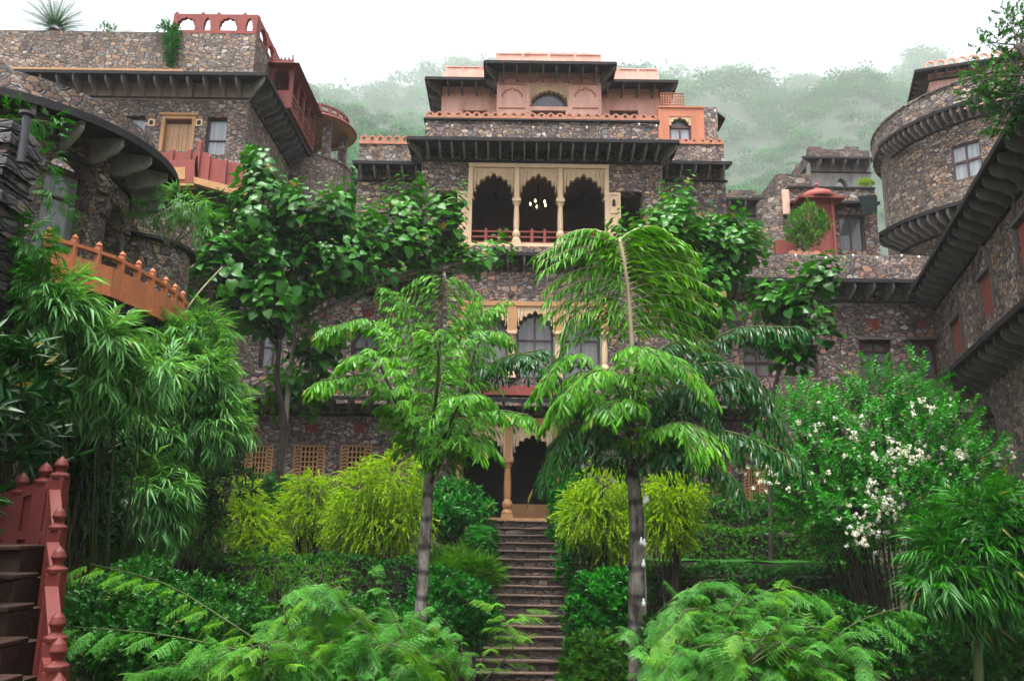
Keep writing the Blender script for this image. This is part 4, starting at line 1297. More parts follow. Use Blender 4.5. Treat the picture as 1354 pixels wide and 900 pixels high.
def tangent_frame(c, R, az):
    n = Vector((math.cos(az), math.sin(az), 0))
    return Fr((c[0] + R * n.x, c[1] + R * n.y, 0), UP.cross(n))

TC, TR = (-8.55, 13.09), 1.9
lt = thing('round_tower', 'dark round tower with a wide bracketed slate eave over arched windows', 'tower', (TC[0], TC[1], 4))
tw = [(-30, .40, 8.75, 10.72), (2, .30, 8.6, 10.25)]
holes = [(math.radians(az) - hw / TR, math.radians(az) + hw / TR, z0, z1) for az, hw, z0, z1 in tw]
m = M(); cyl_wall(m, TC, TR, 4.0, 11.1, .45, holes)
m.build('wall', MAT['stone_near'], lt)
for az, hw, z0, z1 in tw:
    f_ = tangent_frame(TC, TR, math.radians(az))
    ring = M()
    zsp = z1 - hw * 1.25
    inn = [(-hw, z0)] + arc_pts(0, hw, zsp, hw * 1.1, 0, 24, point=.05) + [(hw, z0)]
    outr = [(-hw * 1.0 - .26, z0)] + arc_pts(0, hw + .26, zsp, hw * 1.1 + .26, 0, 24, point=.04) + [(hw + .26, z0)]
    for i in range(1, len(inn) - 2):
        q = [inn[i], inn[i + 1], outr[i + 1], outr[i]]
        ring.prism([f_.pt(x, z, -.015 - .006 * (i % 3)) for x, z in q], -f_.n * .2)
    ring.build('arch_surround', MAT['stone_near'], lt)
    m = M(); arch_cell(m, f_, -hw - .02, hw + .02, z1 + .05, arc_pts(0, hw - .01, zsp, hw * 1.08, 0, 24, point=.05), .06, .4); m.build('arch_head', MAT['bracket'], lt)
    window(lt, f_, -hw + .005, hw - .005, z0, z1 - .22, d=.3, fw=.08, frame='wooddark', glass='glass', arch=False, mull=0, trans=(.72,))
round_eave(lt, TC, TR, 2.65, 11.0, .12, .09, .42, -PI, PI, 24, bw=.06, bmat='bracketl', seg=64)
m = M(); cyl_wall(m, TC, 2.25, 11.12, 11.52, .3); m.build('parapet', MAT['stone_near'], lt)
m = M(); m.prism([P(-10, 66, 11), P(-10, 130, 11), P(12, 129, 11), P(30, 122, 11), P(14, 92, 11)], (0, .4, 0)); m.build('wall_stub', MAT['stone_near'], lt)

# lower round tower behind
LC = (-7.9, 16.6); LR = tangent_radius(251, 350, LC)
lo_ = thing('round_tower', 'squat round rubble tower with a thin ledge, behind the orange balustrade', 'tower', (LC[0], LC[1], 3))
zl1 = P(215, 318, LC[1] - LR + .3).z; zl2 = P(210, 262, LC[1] - LR + .4).z
m = M(); cyl_wall(m, LC, LR, 2.5, zl2, .5); m.build('wall', MAT['stone_tower'], lo_)
m = M(); m.lathe([(LR - .02, zl1), (LR + .12, zl1), (LR + .12, zl1 + .07), (LR - .02, zl1 + .1)], LC, 48, close=True); m.build('ledge', MAT['eave'], lo_)

# orange curved balustrade
zo_ = 8.4
pts_ = [PZ(u, v, zo_) for u, v in ((62, 312), (75, 315), (110, 325), (150, 338), (183, 355), (210, 370), (235, 388), (247, 400))]
ob = thing('curved_balustrade', 'curved orange terrace balustrade with square posts under the arched tower windows', 'balustrade', (pts_[3].x, pts_[3].y, zo_ - .6))
dense = []
for a, b in zip(pts_[:-1], pts_[1:]):
    for k in range(6): dense.append(a.lerp(b, k / 6))
dense.append(pts_[-1])
m = M(); rl = M()
for a, b in zip(dense[:-1], dense[1:]):
    t = (b - a).normalized(); n = UP.cross(t) * .035
    for mm, z0, z1 in ((m, -.52, -.17), (rl, -.045, 0.0), (m, -.56, -.52)):
        k_ = 1.6 if z0 < -.53 else 1
        lo4 = [a - n * k_ + UP * z0, b - n * k_ + UP * z0, b + n * k_ + UP * z0, a + n * k_ + UP * z0]
        mm.hexa(lo4, [q + UP * (z1 - z0) for q in lo4])
m.build('panel', MAT['orange'], ob); rl.build('handrail', MAT['orange'], ob)
acc = 0.3; prev = dense[0]
for q in dense:
    acc += (q - prev).length; prev = q
    if acc > .31:
        acc = 0
        b = M(); b.box(q.x - .034, q.x + .034, q.y - .034, q.y + .034, zo_ - .54, zo_ + .05); b.lathe([(.036, zo_ + .05), (.048, zo_ + .07), (.001, zo_ + .125)], q, 6)
        b.build('post', MAT['orange'], ob)
m = M()
for a, b in zip(dense[:-1], dense[1:]):
    c = Vector((TC[0], TC[1], 0))
    ia, ib = a.lerp(c, .6), b.lerp(c, .6)
    lo4 = [Vector((q.x, q.y, zo_ - .67)) for q in (a, b, ib, ia)]
    m.hexa(lo4, [q + UP * .10 for q in lo4])
m.build('terrace_slab', MAT['eave'], ob)
ob2 = thing('stair_railing', 'short orange railing with two posts beside the dark passage', 'railing', P(290, 520, 20))
fr2 = face_y(20.0)
m = M()
slant(m, fr2, [(270, 483), (270, 489), (304, 498), (304, 491)][::-1], 0, .08); slant(m, fr2, [(270, 497), (270, 502), (304, 516), (304, 510)][::-1], 0, .08); m.build('rails', MAT['orange'], ob2)
for u, a, b in ((272, 478, 505), (283, 482, 512), (303, 489, 520)):
    s, z1 = fr2.px(u, a); z0 = fr2.px(u, b)[1]
    m = M(); fr2.box(m, s - .05, s + .05, z0, z1, -.02, .1); m.build('post', MAT['orange'], ob2)

# unseen wall, added as dark backing for the bamboo
gw = thing('backing_wall', 'unseen rubble wall added as dark backing behind the bamboo', 'wall', (-12, 19.5, 2))
m = M(); m.box(-24, -6.6, 19.3, 19.8, 0, P(200, 470, 19.3).z); m.build('masonry', MAT['stone'], gw)

# near slate pillar and its pipe
sp = thing('slate_pillar', 'stacked dark slate pillar at the edge of the photograph, with deep joints', 'pillar', (-5, 7.5, 0))
rr = random.Random(3)
pa = P(56, 202, 8.0); pzb = P(20, 470, 7.4).z
PY0 = 7.42
m = M(); z = pzb
core = M(); core.box(pa.x - 1.4, pa.x - .06, PY0 + .08, 7.94, 0.0, pa.z - .06)
core.build('core', MAT['slate'], sp)
while z < pa.z:
    h = rr.uniform(.045, .14); x = pa.x - 1.5
    while x < pa.x - .05:
        wd = rr.uniform(.18, .5); e = min(x + wd, pa.x + rr.uniform(-.03, .03))
        if pa.x - e < .12: e = pa.x + rr.uniform(-.035, .03)
        dj = rr.uniform(0, .09)
        yk = 8.0 + rr.uniform(-.05, .04)
        a4 = [(x + rr.uniform(0, .02), PY0 + dj * .6), (e - .012, PY0 + dj * .6 + rr.uniform(-.03, .03)), (e - .012, yk), (x, yk)]
        t1, t2 = rr.uniform(-.012, .012), rr.uniform(-.012, .012)
        m.hexa([(a4[0][0], a4[0][1], z + t1), (a4[1][0], a4[1][1], z + t2), (a4[2][0], a4[2][1], z), (a4[3][0], a4[3][1], z)],
               [(a4[0][0], a4[0][1], z + h - .014 + t2), (a4[1][0], a4[1][1], z + h - .014 + t1), (a4[2][0], a4[2][1], z + h - .01), (a4[3][0], a4[3][1], z + h - .01)])
        x = e
    z += h
m.build('slates', MAT['slate'], sp)
pp = thing('pipe', 'short black pipe with a cap standing on top of the slate pillar', 'pipe', P(28, 200, 7.5))
a, b = P(27, 215, 7.5), P(36, 153, 7.5)
m = M(); m.tube([a, b], .038, 12); m.build('tube', MAT['metal'], pp)
m = M(); m.lathe([(.001, b.z - .005), (.075, b.z), (.075, b.z + .03), (.001, b.z + .06)], b, 14); m.build('cap', MAT['metal'], pp)

# ================================================================ RED GARDEN STAIR bottom left
rs = thing('garden_stair', 'steep dark stone garden stair turning at a landing, bottom left', 'stairs', (-3.8, 5, 2))
lz = P(40, 721, 5.6).z; lx = P(68, 721, 5.6).x
for i in range(7):
    zt = lz - .168 * i; yf = 5.6 - .235 * i
    rx = P(64, 800, yf + .42).x
    m = M(); m.box(rx - 2.2, rx, yf, yf + .42, zt - .5, zt - .035)
    s_ = m.build('step', MAT['darkriser'], rs)
    m = M(); m.box(rx - 2.2, rx + .0, yf - .03, yf + (.26 if i else .45), zt - .033, zt); m.build('tread', MAT['darkriser'], s_, bevel=.008)
rb = thing('panelled_balustrade', 'red painted stair balustrade with turned finials on its posts', 'balustrade', (lx, 5, lz))
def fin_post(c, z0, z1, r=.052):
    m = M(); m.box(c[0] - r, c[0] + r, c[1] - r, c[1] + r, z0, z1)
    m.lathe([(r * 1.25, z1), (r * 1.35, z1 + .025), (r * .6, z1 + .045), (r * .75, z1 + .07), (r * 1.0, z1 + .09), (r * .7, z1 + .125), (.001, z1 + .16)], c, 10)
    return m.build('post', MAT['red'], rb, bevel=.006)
yb = 6.05
for u, v in ((-30, 660), (27, 654), (58, 640), (79, 632)):
    q = P(u, v, yb); fin_post((q.x, q.y), lz - .02, q.z)
q0, q1 = P(-40, 668, yb), P(77, 634, yb)
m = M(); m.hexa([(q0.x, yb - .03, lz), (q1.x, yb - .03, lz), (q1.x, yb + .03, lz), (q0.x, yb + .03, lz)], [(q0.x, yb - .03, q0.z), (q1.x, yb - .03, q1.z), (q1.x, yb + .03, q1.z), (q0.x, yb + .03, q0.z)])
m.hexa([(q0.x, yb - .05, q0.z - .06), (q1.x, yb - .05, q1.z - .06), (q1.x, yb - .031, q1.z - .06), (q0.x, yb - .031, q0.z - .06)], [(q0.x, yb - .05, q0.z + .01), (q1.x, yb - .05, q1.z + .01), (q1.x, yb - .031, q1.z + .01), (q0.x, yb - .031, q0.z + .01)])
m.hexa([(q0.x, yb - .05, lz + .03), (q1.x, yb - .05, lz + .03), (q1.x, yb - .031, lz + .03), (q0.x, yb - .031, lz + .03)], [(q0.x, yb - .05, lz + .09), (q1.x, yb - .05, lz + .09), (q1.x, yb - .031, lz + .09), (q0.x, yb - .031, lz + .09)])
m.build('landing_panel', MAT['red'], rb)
pv = [(78, 632, 6.05), (76, 701, 5.6), (75, 757, 5.15), (73, 848, 4.6), (74, 886, 4.3), (73, 940, 3.9)]
prev = None
for k, (u, v, Y) in enumerate(pv):
    q = P(u, v, Y)
    if k: fin_post((q.x, q.y), q.z - .62, q.z, .045)
    if prev is not None:
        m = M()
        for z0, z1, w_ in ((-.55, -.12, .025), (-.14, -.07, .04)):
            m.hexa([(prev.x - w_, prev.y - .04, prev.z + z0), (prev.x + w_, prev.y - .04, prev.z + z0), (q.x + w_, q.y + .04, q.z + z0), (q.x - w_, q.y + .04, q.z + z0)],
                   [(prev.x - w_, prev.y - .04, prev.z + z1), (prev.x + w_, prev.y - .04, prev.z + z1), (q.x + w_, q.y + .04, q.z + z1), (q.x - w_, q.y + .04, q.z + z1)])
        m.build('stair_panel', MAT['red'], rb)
    prev = q

# ================================================================ RIGHT SIDE WING
sw_ = thing('side_wing', 'tall dark rubble wing with two bracketed eaves and blind red windows, right edge', 'building', (12, 20, 4))
SO = (13.38, 25.5)
SWF = Fr(SO, (-.2926, -.956, 0))
zU, zLw = 12.45, 9.05
wq = []
for s0, s1, z0, z1 in ((2.4, 3.4, 10.0, 10.95), (5.9, 6.9, 10.25, 11.2), (9.3, 10.3, 10.4, 11.4)):
    wq.append((s0, s1, z0, z1))
m = M()
wall(m, SWF, 0.02, 17.5, zLw - .1, zU + .05, .6, wq)
m.build('upper_wall', MAT['stone'], sw_)
for s0, s1, z0, z1 in wq:
    m = M(); SWF.box(m, s0 + .002, s1 - .002, z0 + .002, z1 - .002, .012, .06); f_ = m.build('blind_window', MAT['redpale'], sw_)
    m = M(); SWF.box(m, s0 - .12, s1 + .12, z1 + .002, z1 + .09, -.1, .15); m.build('lintel', MAT['bracket'], f_)
    ring = M(); sm, hw = (s0 + s1) / 2, (s1 - s0) / 2 + .06
    inn = arc_pts(sm, hw + .0, z1 + .02, .55, 0, 20, point=.08); o_ = arc_pts(sm, hw + .13, z1 + .02, .70, 0, 20, point=.08)
    inn = [(inn[0][0], z0)] + inn + [(inn[-1][0], z0)]; o_ = [(o_[0][0], z0)] + o_ + [(o_[-1][0], z0)]
    for i in range(len(inn) - 1):
        ring.prism([SWF.pt(x, z, -.05) for x, z in (inn[i], inn[i + 1], o_[i + 1], o_[i])], -SWF.n * .06)
    ring.build('relieving_arch', MAT['bracket'], sw_)
m = M()
arh = (4.75, 6.45, 5.2, 8.2)
LWF = Fr((SO[0], SO[1]), (-.2926, -.956, 0))
wall(m, LWF, 4.2, 17.5, 3.0, zLw - .11, .6, [arh], d0=-.12)
m.build('lower_wall', MAT['stone_warm'], sw_)
m = M(); arch_cell(m, LWF, arh[0], arh[1], arh[3] + .0, arc_pts(5.6, .83, 7.3, .8, 0, 24), -.118, .45)
m.build('arch_head', MAT['stone_warm'], sw_)
m = M()
inn = arc_pts(5.6, .86, 7.3, .82, 0, 20); o_ = arc_pts(5.6, 1.08, 7.3, 1.04, 0, 20)
for i in range(len(inn) - 1): m.prism([LWF.pt(x, z, -.14 - .008 * (i % 2)) for x, z in (inn[i], inn[i + 1], o_[i + 1], o_[i])], -LWF.n * .1)
m.build('arch_surround', MAT['bracket'], sw_)
m = M(); LWF.box(m, arh[0] + .02, arh[1] - .02, arh[2], arh[3], .3, .36); m.build('door', MAT['woodred'], sw_)
eave(sw_, SWF, 0.1, 17.5, zU, .72, rise=.08, h=.5, step=.62, bw=.09, bmat='bracket', e0=-.7)
eave(sw_, LWF, 4.2, 17.5, zLw, .85, rise=.06, h=.52, step=.62, bw=.09, bmat='bracket')
m = M(); wall(m, SWF, .3, 17.5, zU + .14, zU + .6, .4, (), d0=-.02); m.build('roof_parapet', MAT['stone'], sw_)
m = M(); a_, b_ = SWF.pt(3, 0, .6), SWF.pt(17.5, 0, .6)
m.hexa([a_ + UP * 3, a_ + Vector((6, 0, 3)), b_ + Vector((6, 0, 3)), b_ + UP * 3], [a_ + UP * zU, a_ + Vector((6, 0, zU)), b_ + Vector((6, 0, zU)), b_ + UP * zU]); m.build('body', MAT['stone'], sw_)

# ================================================================ RIGHT ROUND TOWER
RC = (19.3, 30.2)
rt = thing('round_tower', 'big round rubble tower with two curved bracketed eaves and a white paned window', 'tower', (RC[0], RC[1], 9))
RW = 4.5
azw = (math.radians(-144.2), math.radians(-131.8))
m = M(); cyl_wall(m, RC, RW, 8, 19.85, .5, [(azw[0], azw[1], 17.25, 18.6)]); m.build('wall', MAT['stone_tower'], rt)
f_ = tangent_frame(RC, RW - .06, (azw[0] + azw[1]) / 2); hw = RW * (azw[1] - azw[0]) / 2
window(rt, f_, -hw, hw, 17.25, 18.6, d=.0, frame='wooddark', glass='glassblue', arch=False, mull=1, trans=(.5, .53), fw=.06)
round_eave(rt, RC, RW, 5.0, 19.9, .1, .08, .5, -PI, -PI * .40, 34, bw=.08, bmat='bracketl', seg=64)
round_eave(rt, RC, RW, 5.5, 16.1, .12, .09, .62, -PI, -PI * .40, 28, bw=.09, bmat='bracketl', seg=64)
m = M(); cyl_wall(m, RC, 4.78, 20.02, 20.8, .4); m.lathe([(4.82, 20.803), (4.82, 20.87), (4.3, 20.87), (4.3, 20.803)], RC, 64, close=True); m.build('parapet', MAT['stone_tower'], rt)

# pink house on top
PO = P(1229, 112, 33.5)
PHF = Fr((PO.x, PO.y), (.942, -.335, 0))
ph = thing('pink_house', 'faded pink rooftop house with scalloped parapet rising behind the big round tower', 'house', (PO.x + 3, PO.y, 19))
ze = P(1226, 88, 32.8).z
m = M(); PHF.box(m, 0, 8, 17, ze, 0, 4)
for k in range(5): PHF.box(m, .25 + k * 1.4, 1.45 + k * 1.4, 20, ze - .75, -.03, -.001); 
m.build('wall', MAT['pink'], ph)
eave(ph, PHF, 0, 8, ze, .6, rise=.1, h=.3, step=.45, bw=.05, e0=.6, bmat='bracket')
PSF = Fr(PHF.pt(0, 0, 4), (.335 * -1, -.942, 0))
eave(ph, PSF, 0, 4, ze, .6, rise=.1, h=.3, step=.5, e1=.6)
m = M(); PHF.box(m, -.1, 8, ze + .102, ze + .3, .0, .2)
zt_ = ze + .3
merlons(m, PHF, -.1, 8, zt_ + .003, .42, .42, .04, .16, top=.3, hole=.36, hz=.42)
m.build('scalloped_parapet', MAT['pink'], ph)

# ================================================================ TERRACE KIOSK AND ROOMS BEHIND THE RIGHT WING
KF = face_y(28.6)
kr = thing('terrace_room', 'low stone terrace room with a dark screened door and rounded corner', 'room', P(1095, 330, 29.3))
K2 = face_y(29.2)
dq = K2.rect(1110, 284, 1144, 331)
kx0, kx1 = K2.px(1044, 290)[0], K2.px(1160, 290)[0]
kz0 = z2b; kz1 = K2.px(1095, 250)[1]
m = M(); wall(m, K2, kx0, kx1, kz0, kz1, .4, [dq]); m.build('wall', MAT['stone'], kr)
window(kr, K2, *dq, d=.1, frame='wooddark', glass='glassdark', arch=False, trans=(), fw=.07, name='screen_door')
m = M(); K2.box(m, kx0, kx1, K2.px(1095, 273)[1], K2.px(1095, 270)[1], -.35, -.002); K2.box(m, kx0, kx1, kz1 + .002, kz1 + .08, -.06, .4); m.build('eave', MAT['eave'], kr)
c = P(1028, 300, 30.0)
m = M(); cyl_wall(m, (c.x, c.y), .75, kz0, P(1028, 260, 29.3).z, .3, seg=24); m.build('rounded_corner', MAT['stone_warm'], kr)
m = M(); s0, s1, z0, z1 = K2.rect(1034, 252, 1043, 284); K2.box(m, s0, s1, z0, z1, -.1, -.002); m.build('salmon_patch', MAT['pink'], kr)
m = M(); s0, s1, z0, z1 = KF.rect(1022, 321, 1049, 336); KF.box(m, s0, s1, kz0, z1, -.3, -.1); m.build('red_kerb', MAT['redpale'], kr)
aw = thing('awning', 'small dark green awning beside the round tower above the screened door', 'awning', P(1147, 275, 28.9))
q = [P(1136, 262, 28.9), P(1160, 260, 28.9), P(1160, 281, 28.2), P(1143, 283, 28.2)]
m = M(); m.prism(q, (0, .1, .12)); m.build('canvas', plaster('green_canvas', (.005, .009, .008), rough=.95, spec=.05), aw)
kk = thing('jharokha_kiosk', 'small red pink domed kiosk with a dark cusped arch on the terrace', 'kiosk', P(1088, 331, 28.6))
s0, s1, z0, z1 = KF.rect(1066, 266, 1105, 333)
za = KF.px(1086, 304)[1]
m = M()
aw0, aw1 = KF.px(1076, 290)[0], KF.px(1097, 290)[0]
KF.box(m, s0, aw0, kz0, z1, 0, .3); KF.box(m, aw1, s1, kz0, z1, 0, .3); KF.box(m, aw0 + .001, aw1 - .001, kz0, za, .02, .3)
arch_cell(m, KF, aw0, aw1, z1, arc_pts((aw0 + aw1) / 2, (aw1 - aw0) / 2 - .03, KF.px(1086, 292)[1], KF.px(1086, 276)[1] - KF.px(1086, 292)[1], 7, 56, .12, .08), .02, .3)
for x in (s0 + .08, s1 - .08): KF.box(m, x - .05, x + .05, kz0, z1, -.06, -.001)
m.build('walls', MAT['redpale'], kk)
m = M(); KF.box(m, s0 + .05, s1 - .05, kz0, z1, .31, .5); m.build('shaded_inside', MAT['dark'], kk)
m = M(); KF.box(m, s0 - .3, s1 + .3, z1 + .002, z1 + .09, -.35, .5); m.build('eave', MAT['redmid'], kk)
cx = (s0 + s1) / 2
m = M()
hz = KF.px(1086, 249)[1] - z1 - .1
prof = [(.62, 0), (.64, .15), (.60, .35), (.48, .65), (.28, .88), (.1, .98), (.001, 1.0)]
m.lathe([(r * 1.0, z1 + .093 + hz * t) for r, t in prof], (cx, 28.75), 28); m.build('dome', MAT['redpale'], kk, smooth=True)
m = M(); zz = z1 + .08 + hz
m.lathe([(.05, zz), (.1, zz + .06), (.04, zz + .12), (.08, zz + .2), (.02, zz + .3), (.001, zz + .42)], (cx, 28.75), 10); m.build('finial', MAT['redmid'], kk)

# far ruined walls on the slope
def ruin(label, Y, u0, v0, u1, v1, eaves=None, arches=(), mat='stone_far', pale=None):
    fr = face_y(Y)
    s0, s1, z0, z1 = fr.rect(u0, v0, u1, v1)
    t = thing('ruined_building', label, 'building', ((s0 + s1) / 2, Y, z0 - 3), 'old buildings on the slope')
    hs_ = [fr.rect(*a) for a in arches]
    m = M()
    zs = fr.px((u0 + u1) / 2, eaves)[1] if eaves else z1
    wall(m, fr, s0, s1, z0 - 3, zs + (.36 if eaves else 0), .6, hs_)
    m.box(s0, s0 + .6, Y + .61, Y + 7, z0 - 3, zs); m.box(s1 - .6, s1, Y + .61, Y + 7, z0 - 3, zs)
    for h in hs_: arch_cell(m, fr, h[0], h[1], h[3], arc_pts((h[0] + h[1]) / 2, (h[1] - h[0]) / 2 - .02, h[2] + (h[3] - h[2]) * .45, (h[3] - h[2]) * .5, 0, 24, point=.12), .01, .5)
    m.build('wall', MAT[pale or mat], t)
    if eaves:
        eave(t, fr, s0, s1, zs + .25, .9, rise=.1, h=.55, step=.8, bw=.1, e0=.8, bmat='bracketl', skip=())
        m = M(); m.box(s0, s1, Y, Y + .5, zs + .37, z1); m.box(s0, s0 + .5, Y + .51, Y + 7, zs + .37, z1)
        k = s0
        while k < s1 - .5:
            wd = random.uniform(.5, 1.4)
            m.box(k, min(s1, k + wd) - .01, Y + .05, Y + .45, z1, z1 + random.uniform(.03, .35)); k += wd
        m.build('broken_parapet', MAT[mat], t)
    if hs_:
        m = M(); m.box(s0 + .65, s1 - .65, Y + 4, Y + 4.2, z0 - 3, zs); m.build('dark_interior', MAT['dark'], t)
    return t
ruin('far stone ruin with a bracketed eave and one dark arch, highest on the slope', 46, 1072, 200, 1152, 262, 222, [(1105, 235, 1121, 256)], pale='bracketl')
ruin('plain broken stone wall left of the far ruin', 41, 1028, 230, 1074, 275)
ruin('pale arched gallery of an old building low on the slope beside the palace', 38, 950, 258, 1012, 320, 278, [(965, 288, 980, 320), (983, 288, 1004, 320)], pale='bracketl')

# ---- teal lamp by the clipped ball shrub
lc = P(609, 726, 21.6)
lp = thing('garden_lamp', 'short teal garden lamp beside the clipped ball shrub', 'lamp', (lc.x, lc.y, lc.z - .3))
m = M(); m.lathe([(.001, lc.z - .3), (.09, lc.z - .3), (.08, lc.z - .25), (.08, lc.z + .28), (.001, lc.z + .29)], lc, 14); m.build('post', MAT['teal'], lp)
m = M(); m.lathe([(.001, lc.z + .29), (.07, lc.z + .30), (.10, lc.z + .38), (.12, lc.z + .44), (.05, lc.z + .49), (.001, lc.z + .52)], lc, 14); m.build('head', MAT['teal'], lp)
# ================================================================ PLANTS
def npmesh(name, V, T, mat):
    me = bpy.data.meshes.new(name)
    V = np.ascontiguousarray(V, dtype=np.float32); T = np.ascontiguousarray(T, dtype=np.int32)
    me.vertices.add(len(V)); me.vertices.foreach_set('co', V.ravel())
    me.loops.add(T.size); me.loops.foreach_set('vertex_index', T.ravel())
    me.polygons.add(len(T))
    me.polygons.foreach_set('loop_start', np.arange(0, T.size, 3, dtype=np.int32))
    me.polygons.foreach_set('loop_total', np.full(len(T), 3, dtype=np.int32))
    me.materials.append(mat)
    me.update(calc_edges=True)
    return me
def nrm(a): return a / np.maximum(np.linalg.norm(a, axis=-1, keepdims=True), 1e-9)
def rnd(n): return nrm(RNG.normal(size=(n, 3)))
def leaf(L, W, fold=0.15, droop=0.2, mid=0.42, kind='oval'):
    if kind == 'heart':
        ts = (0, .25, .5, .76, 1.0); hw = (.30, .49, .47, .27, 0)
        V, T = [], []
        for t, h in zip(ts, hw):
            z = -droop * L * t ** 1.8
            x = t * L - (.06 * L if t == 0 else 0)
            V += [(t * L, 0, z), (x, h * W, z + fold * W * (.6 if t else .2)), (x, -h * W, z + fold * W * (.6 if t else .2))]
        for i in range(4):
            c, l, r = 3 * i, 3 * i + 1, 3 * i + 2
            T += [(c, c + 3, l), (c, r, c + 3)]
            if i < 3: T += [(l, c + 3, l + 3), (r, r + 3, c + 3)]
        V = V[:13]
    elif kind == 'wedge':
        V = [(0, 0, 0), (.75 * L, .5 * W, -droop * .5 * L), (.95 * L, .28 * W, -droop * .8 * L), (.86 * L, .08 * W, -droop * .7 * L), (L, -.1 * W, -droop * L), (.72 * L, -.34 * W, -droop * .5 * L), (.5 * L, 0.05 * W, fold * W * -.4)]
        T = [(0, 6, 1), (1, 6, 2), (2, 6, 3), (3, 6, 4), (4, 6, 5), (5, 6, 0)]
    elif kind == 'ribbon':
        V = [(0, 0, 0), (.5 * L, W / 2, -droop * .3 * L), (.5 * L, -W / 2, -droop * .3 * L), (L, 0, -droop * L)]
        T = [(0, 2, 1), (1, 2, 3)]
    else:
        V = [(0, 0, 0), (mid * L, W / 2, fold * W), (mid * L, 0, -droop * .2 * L), (mid * L, -W / 2, fold * W), (L, 0, -droop * L)]
        T = [(0, 3, 2), (0, 2, 1), (3, 4, 2), (2, 4, 1)]
    return np.array(V, float), np.array(T, int)
def place(V, P_, D, U, S):
    """V (k,3); P,D,U (n,3); S (n,) -> (n,k,3)"""
    X = nrm(D); Y = np.cross(U, X)
    bad = np.linalg.norm(Y, axis=-1) < 1e-4
    Y[bad] = np.cross(np.array([1.0, .3, 0]), X[bad])
    Y = nrm(Y); Z = np.cross(X, Y)
    return P_[:, None] + S[:, None, None] * (V[None, :, 0:1] * X[:, None] + V[None, :, 1:2] * Y[:, None] + V[None, :, 2:3] * Z[:, None])
def unit(parts):
    Vs, Ts, k = [], [], 0
    for (V, T), p, d, u, s in parts:
        q = place(V, np.array([p], float), np.array([d], float), np.array([u], float), np.array([s], float))[0]
        Vs.append(q); Ts.append(T + k); k += len(q)
    return np.concatenate(Vs), np.concatenate(Ts)
class Cloud:
    def __init__(s): s.V, s.T, s.k = [], [], 0
    def add(s, units, P_, D, U, S, sag=0.0):
        n = len(P_)
        if not n: return
        pick = RNG.integers(0, len(units), n)
        for i, (V, T) in enumerate(units):
            w_ = pick == i
            if not w_.any(): continue
            Q = place(V, P_[w_], D[w_], U[w_], S[w_])
            if sag:
                r2 = ((Q - P_[w_][:, None]) ** 2).sum(-1)
                Q[..., 2] -= sag * r2
            m_ = Q.shape[0]
            s.T.append((T[None] + (s.k + np.arange(m_) * len(V))[:, None, None]).reshape(-1, 3))
            s.V.append(Q.reshape(-1, 3)); s.k += m_ * len(V)
    def build(s, name, mat, parent, smooth=False):
        V = np.concatenate(s.V) - np.array(origin(parent))
        me = npmesh(name, V, np.concatenate(s.T), MAT[mat])
        if smooth: me.polygons.foreach_set('use_smooth', np.ones(len(me.polygons), dtype=bool))
        return link(name, me, parent)

r_ = random.Random(11)
def u_broad(n=9, L=.8, s0=.36, s1=.16):
    p = []
    for i in range(n):
        t = i / (n - 1); a = i * 2.4 + r_.uniform(-.3, .3)
        rad = np.array([0, math.cos(a), math.sin(a)])
        s = s0 + (s1 - s0) * t
        el = r_.uniform(-.35, .25) + .5 * t
        d = rad * math.cos(el) + np.array([1, 0, 0]) * math.sin(el)
        p.append((leaf(1, .92, .12, .35 + r_.uniform(0, .25), kind='heart'), np.array([L * (.12 + .88 * t), 0, 0]) + rad * s * .3, d, (1, 0, 0) + rad * .25, s * r_.uniform(.8, 1.15)))
    return unit(p)
def u_bamboo(n=8, ll=.25, w=.125):
    p = []
    for i in range(n):
        t = i / n; sd = 1 if i % 2 else -1
        a = sd * r_.uniform(.35, .95) * (1 - .5 * t)
        d = (math.cos(a), math.sin(a), r_.uniform(-.5, .05))
        p.append((leaf(1, w * r_.uniform(.85, 1.2), .1, r_.uniform(.15, .5), .35), (.28 * t, 0, -.05 * t * t), d, (0, 0, 1), ll * r_.uniform(.7, 1.15)))
    p.append((leaf(1, .012, 0, .1, kind='ribbon'), (-.12, 0, 0), (1, 0, 0), (0, 0, 1), .42))
    return unit(p)
def u_rosette(n=9, ll=.09, w=.45, L=.10, op=.9, droop=.25):
    p = []
    for i in range(n):
        t = i / n; a = i * 2.4 + r_.uniform(-.3, .3)
        rad = np.array([0, math.cos(a), math.sin(a)])
        o = op * (1 - .55 * t) + r_.uniform(-.2, .2)
        d = np.array([1, 0, 0]) * math.cos(o) + rad * math.sin(o)
        p.append((leaf(1, w * r_.uniform(.85, 1.15), .15, droop * r_.uniform(.5, 1.5)), (L * t, 0, 0), d, np.array([1, 0, 0]) - rad * .3, ll * r_.uniform(.7, 1.15)))
    return unit(p)
def u_tassel(n=18, L=.26, ll=.085, w=.38):
    p = []
    for i in range(n):
        t = (i + .5) / n; a = i * 2.4
        rad = np.array([0, math.cos(a), math.sin(a)])
        o = r_.uniform(.25, .7)
        d = np.array([1, 0, 0]) * math.cos(o) + rad * math.sin(o)
        p.append((leaf(1, w, 0, .2, kind='ribbon'), (L * t, 0, -.25 * L * t * t), d, rad, ll * r_.uniform(.7, 1.2) * (1.1 - .4 * t)))
    return unit(p)
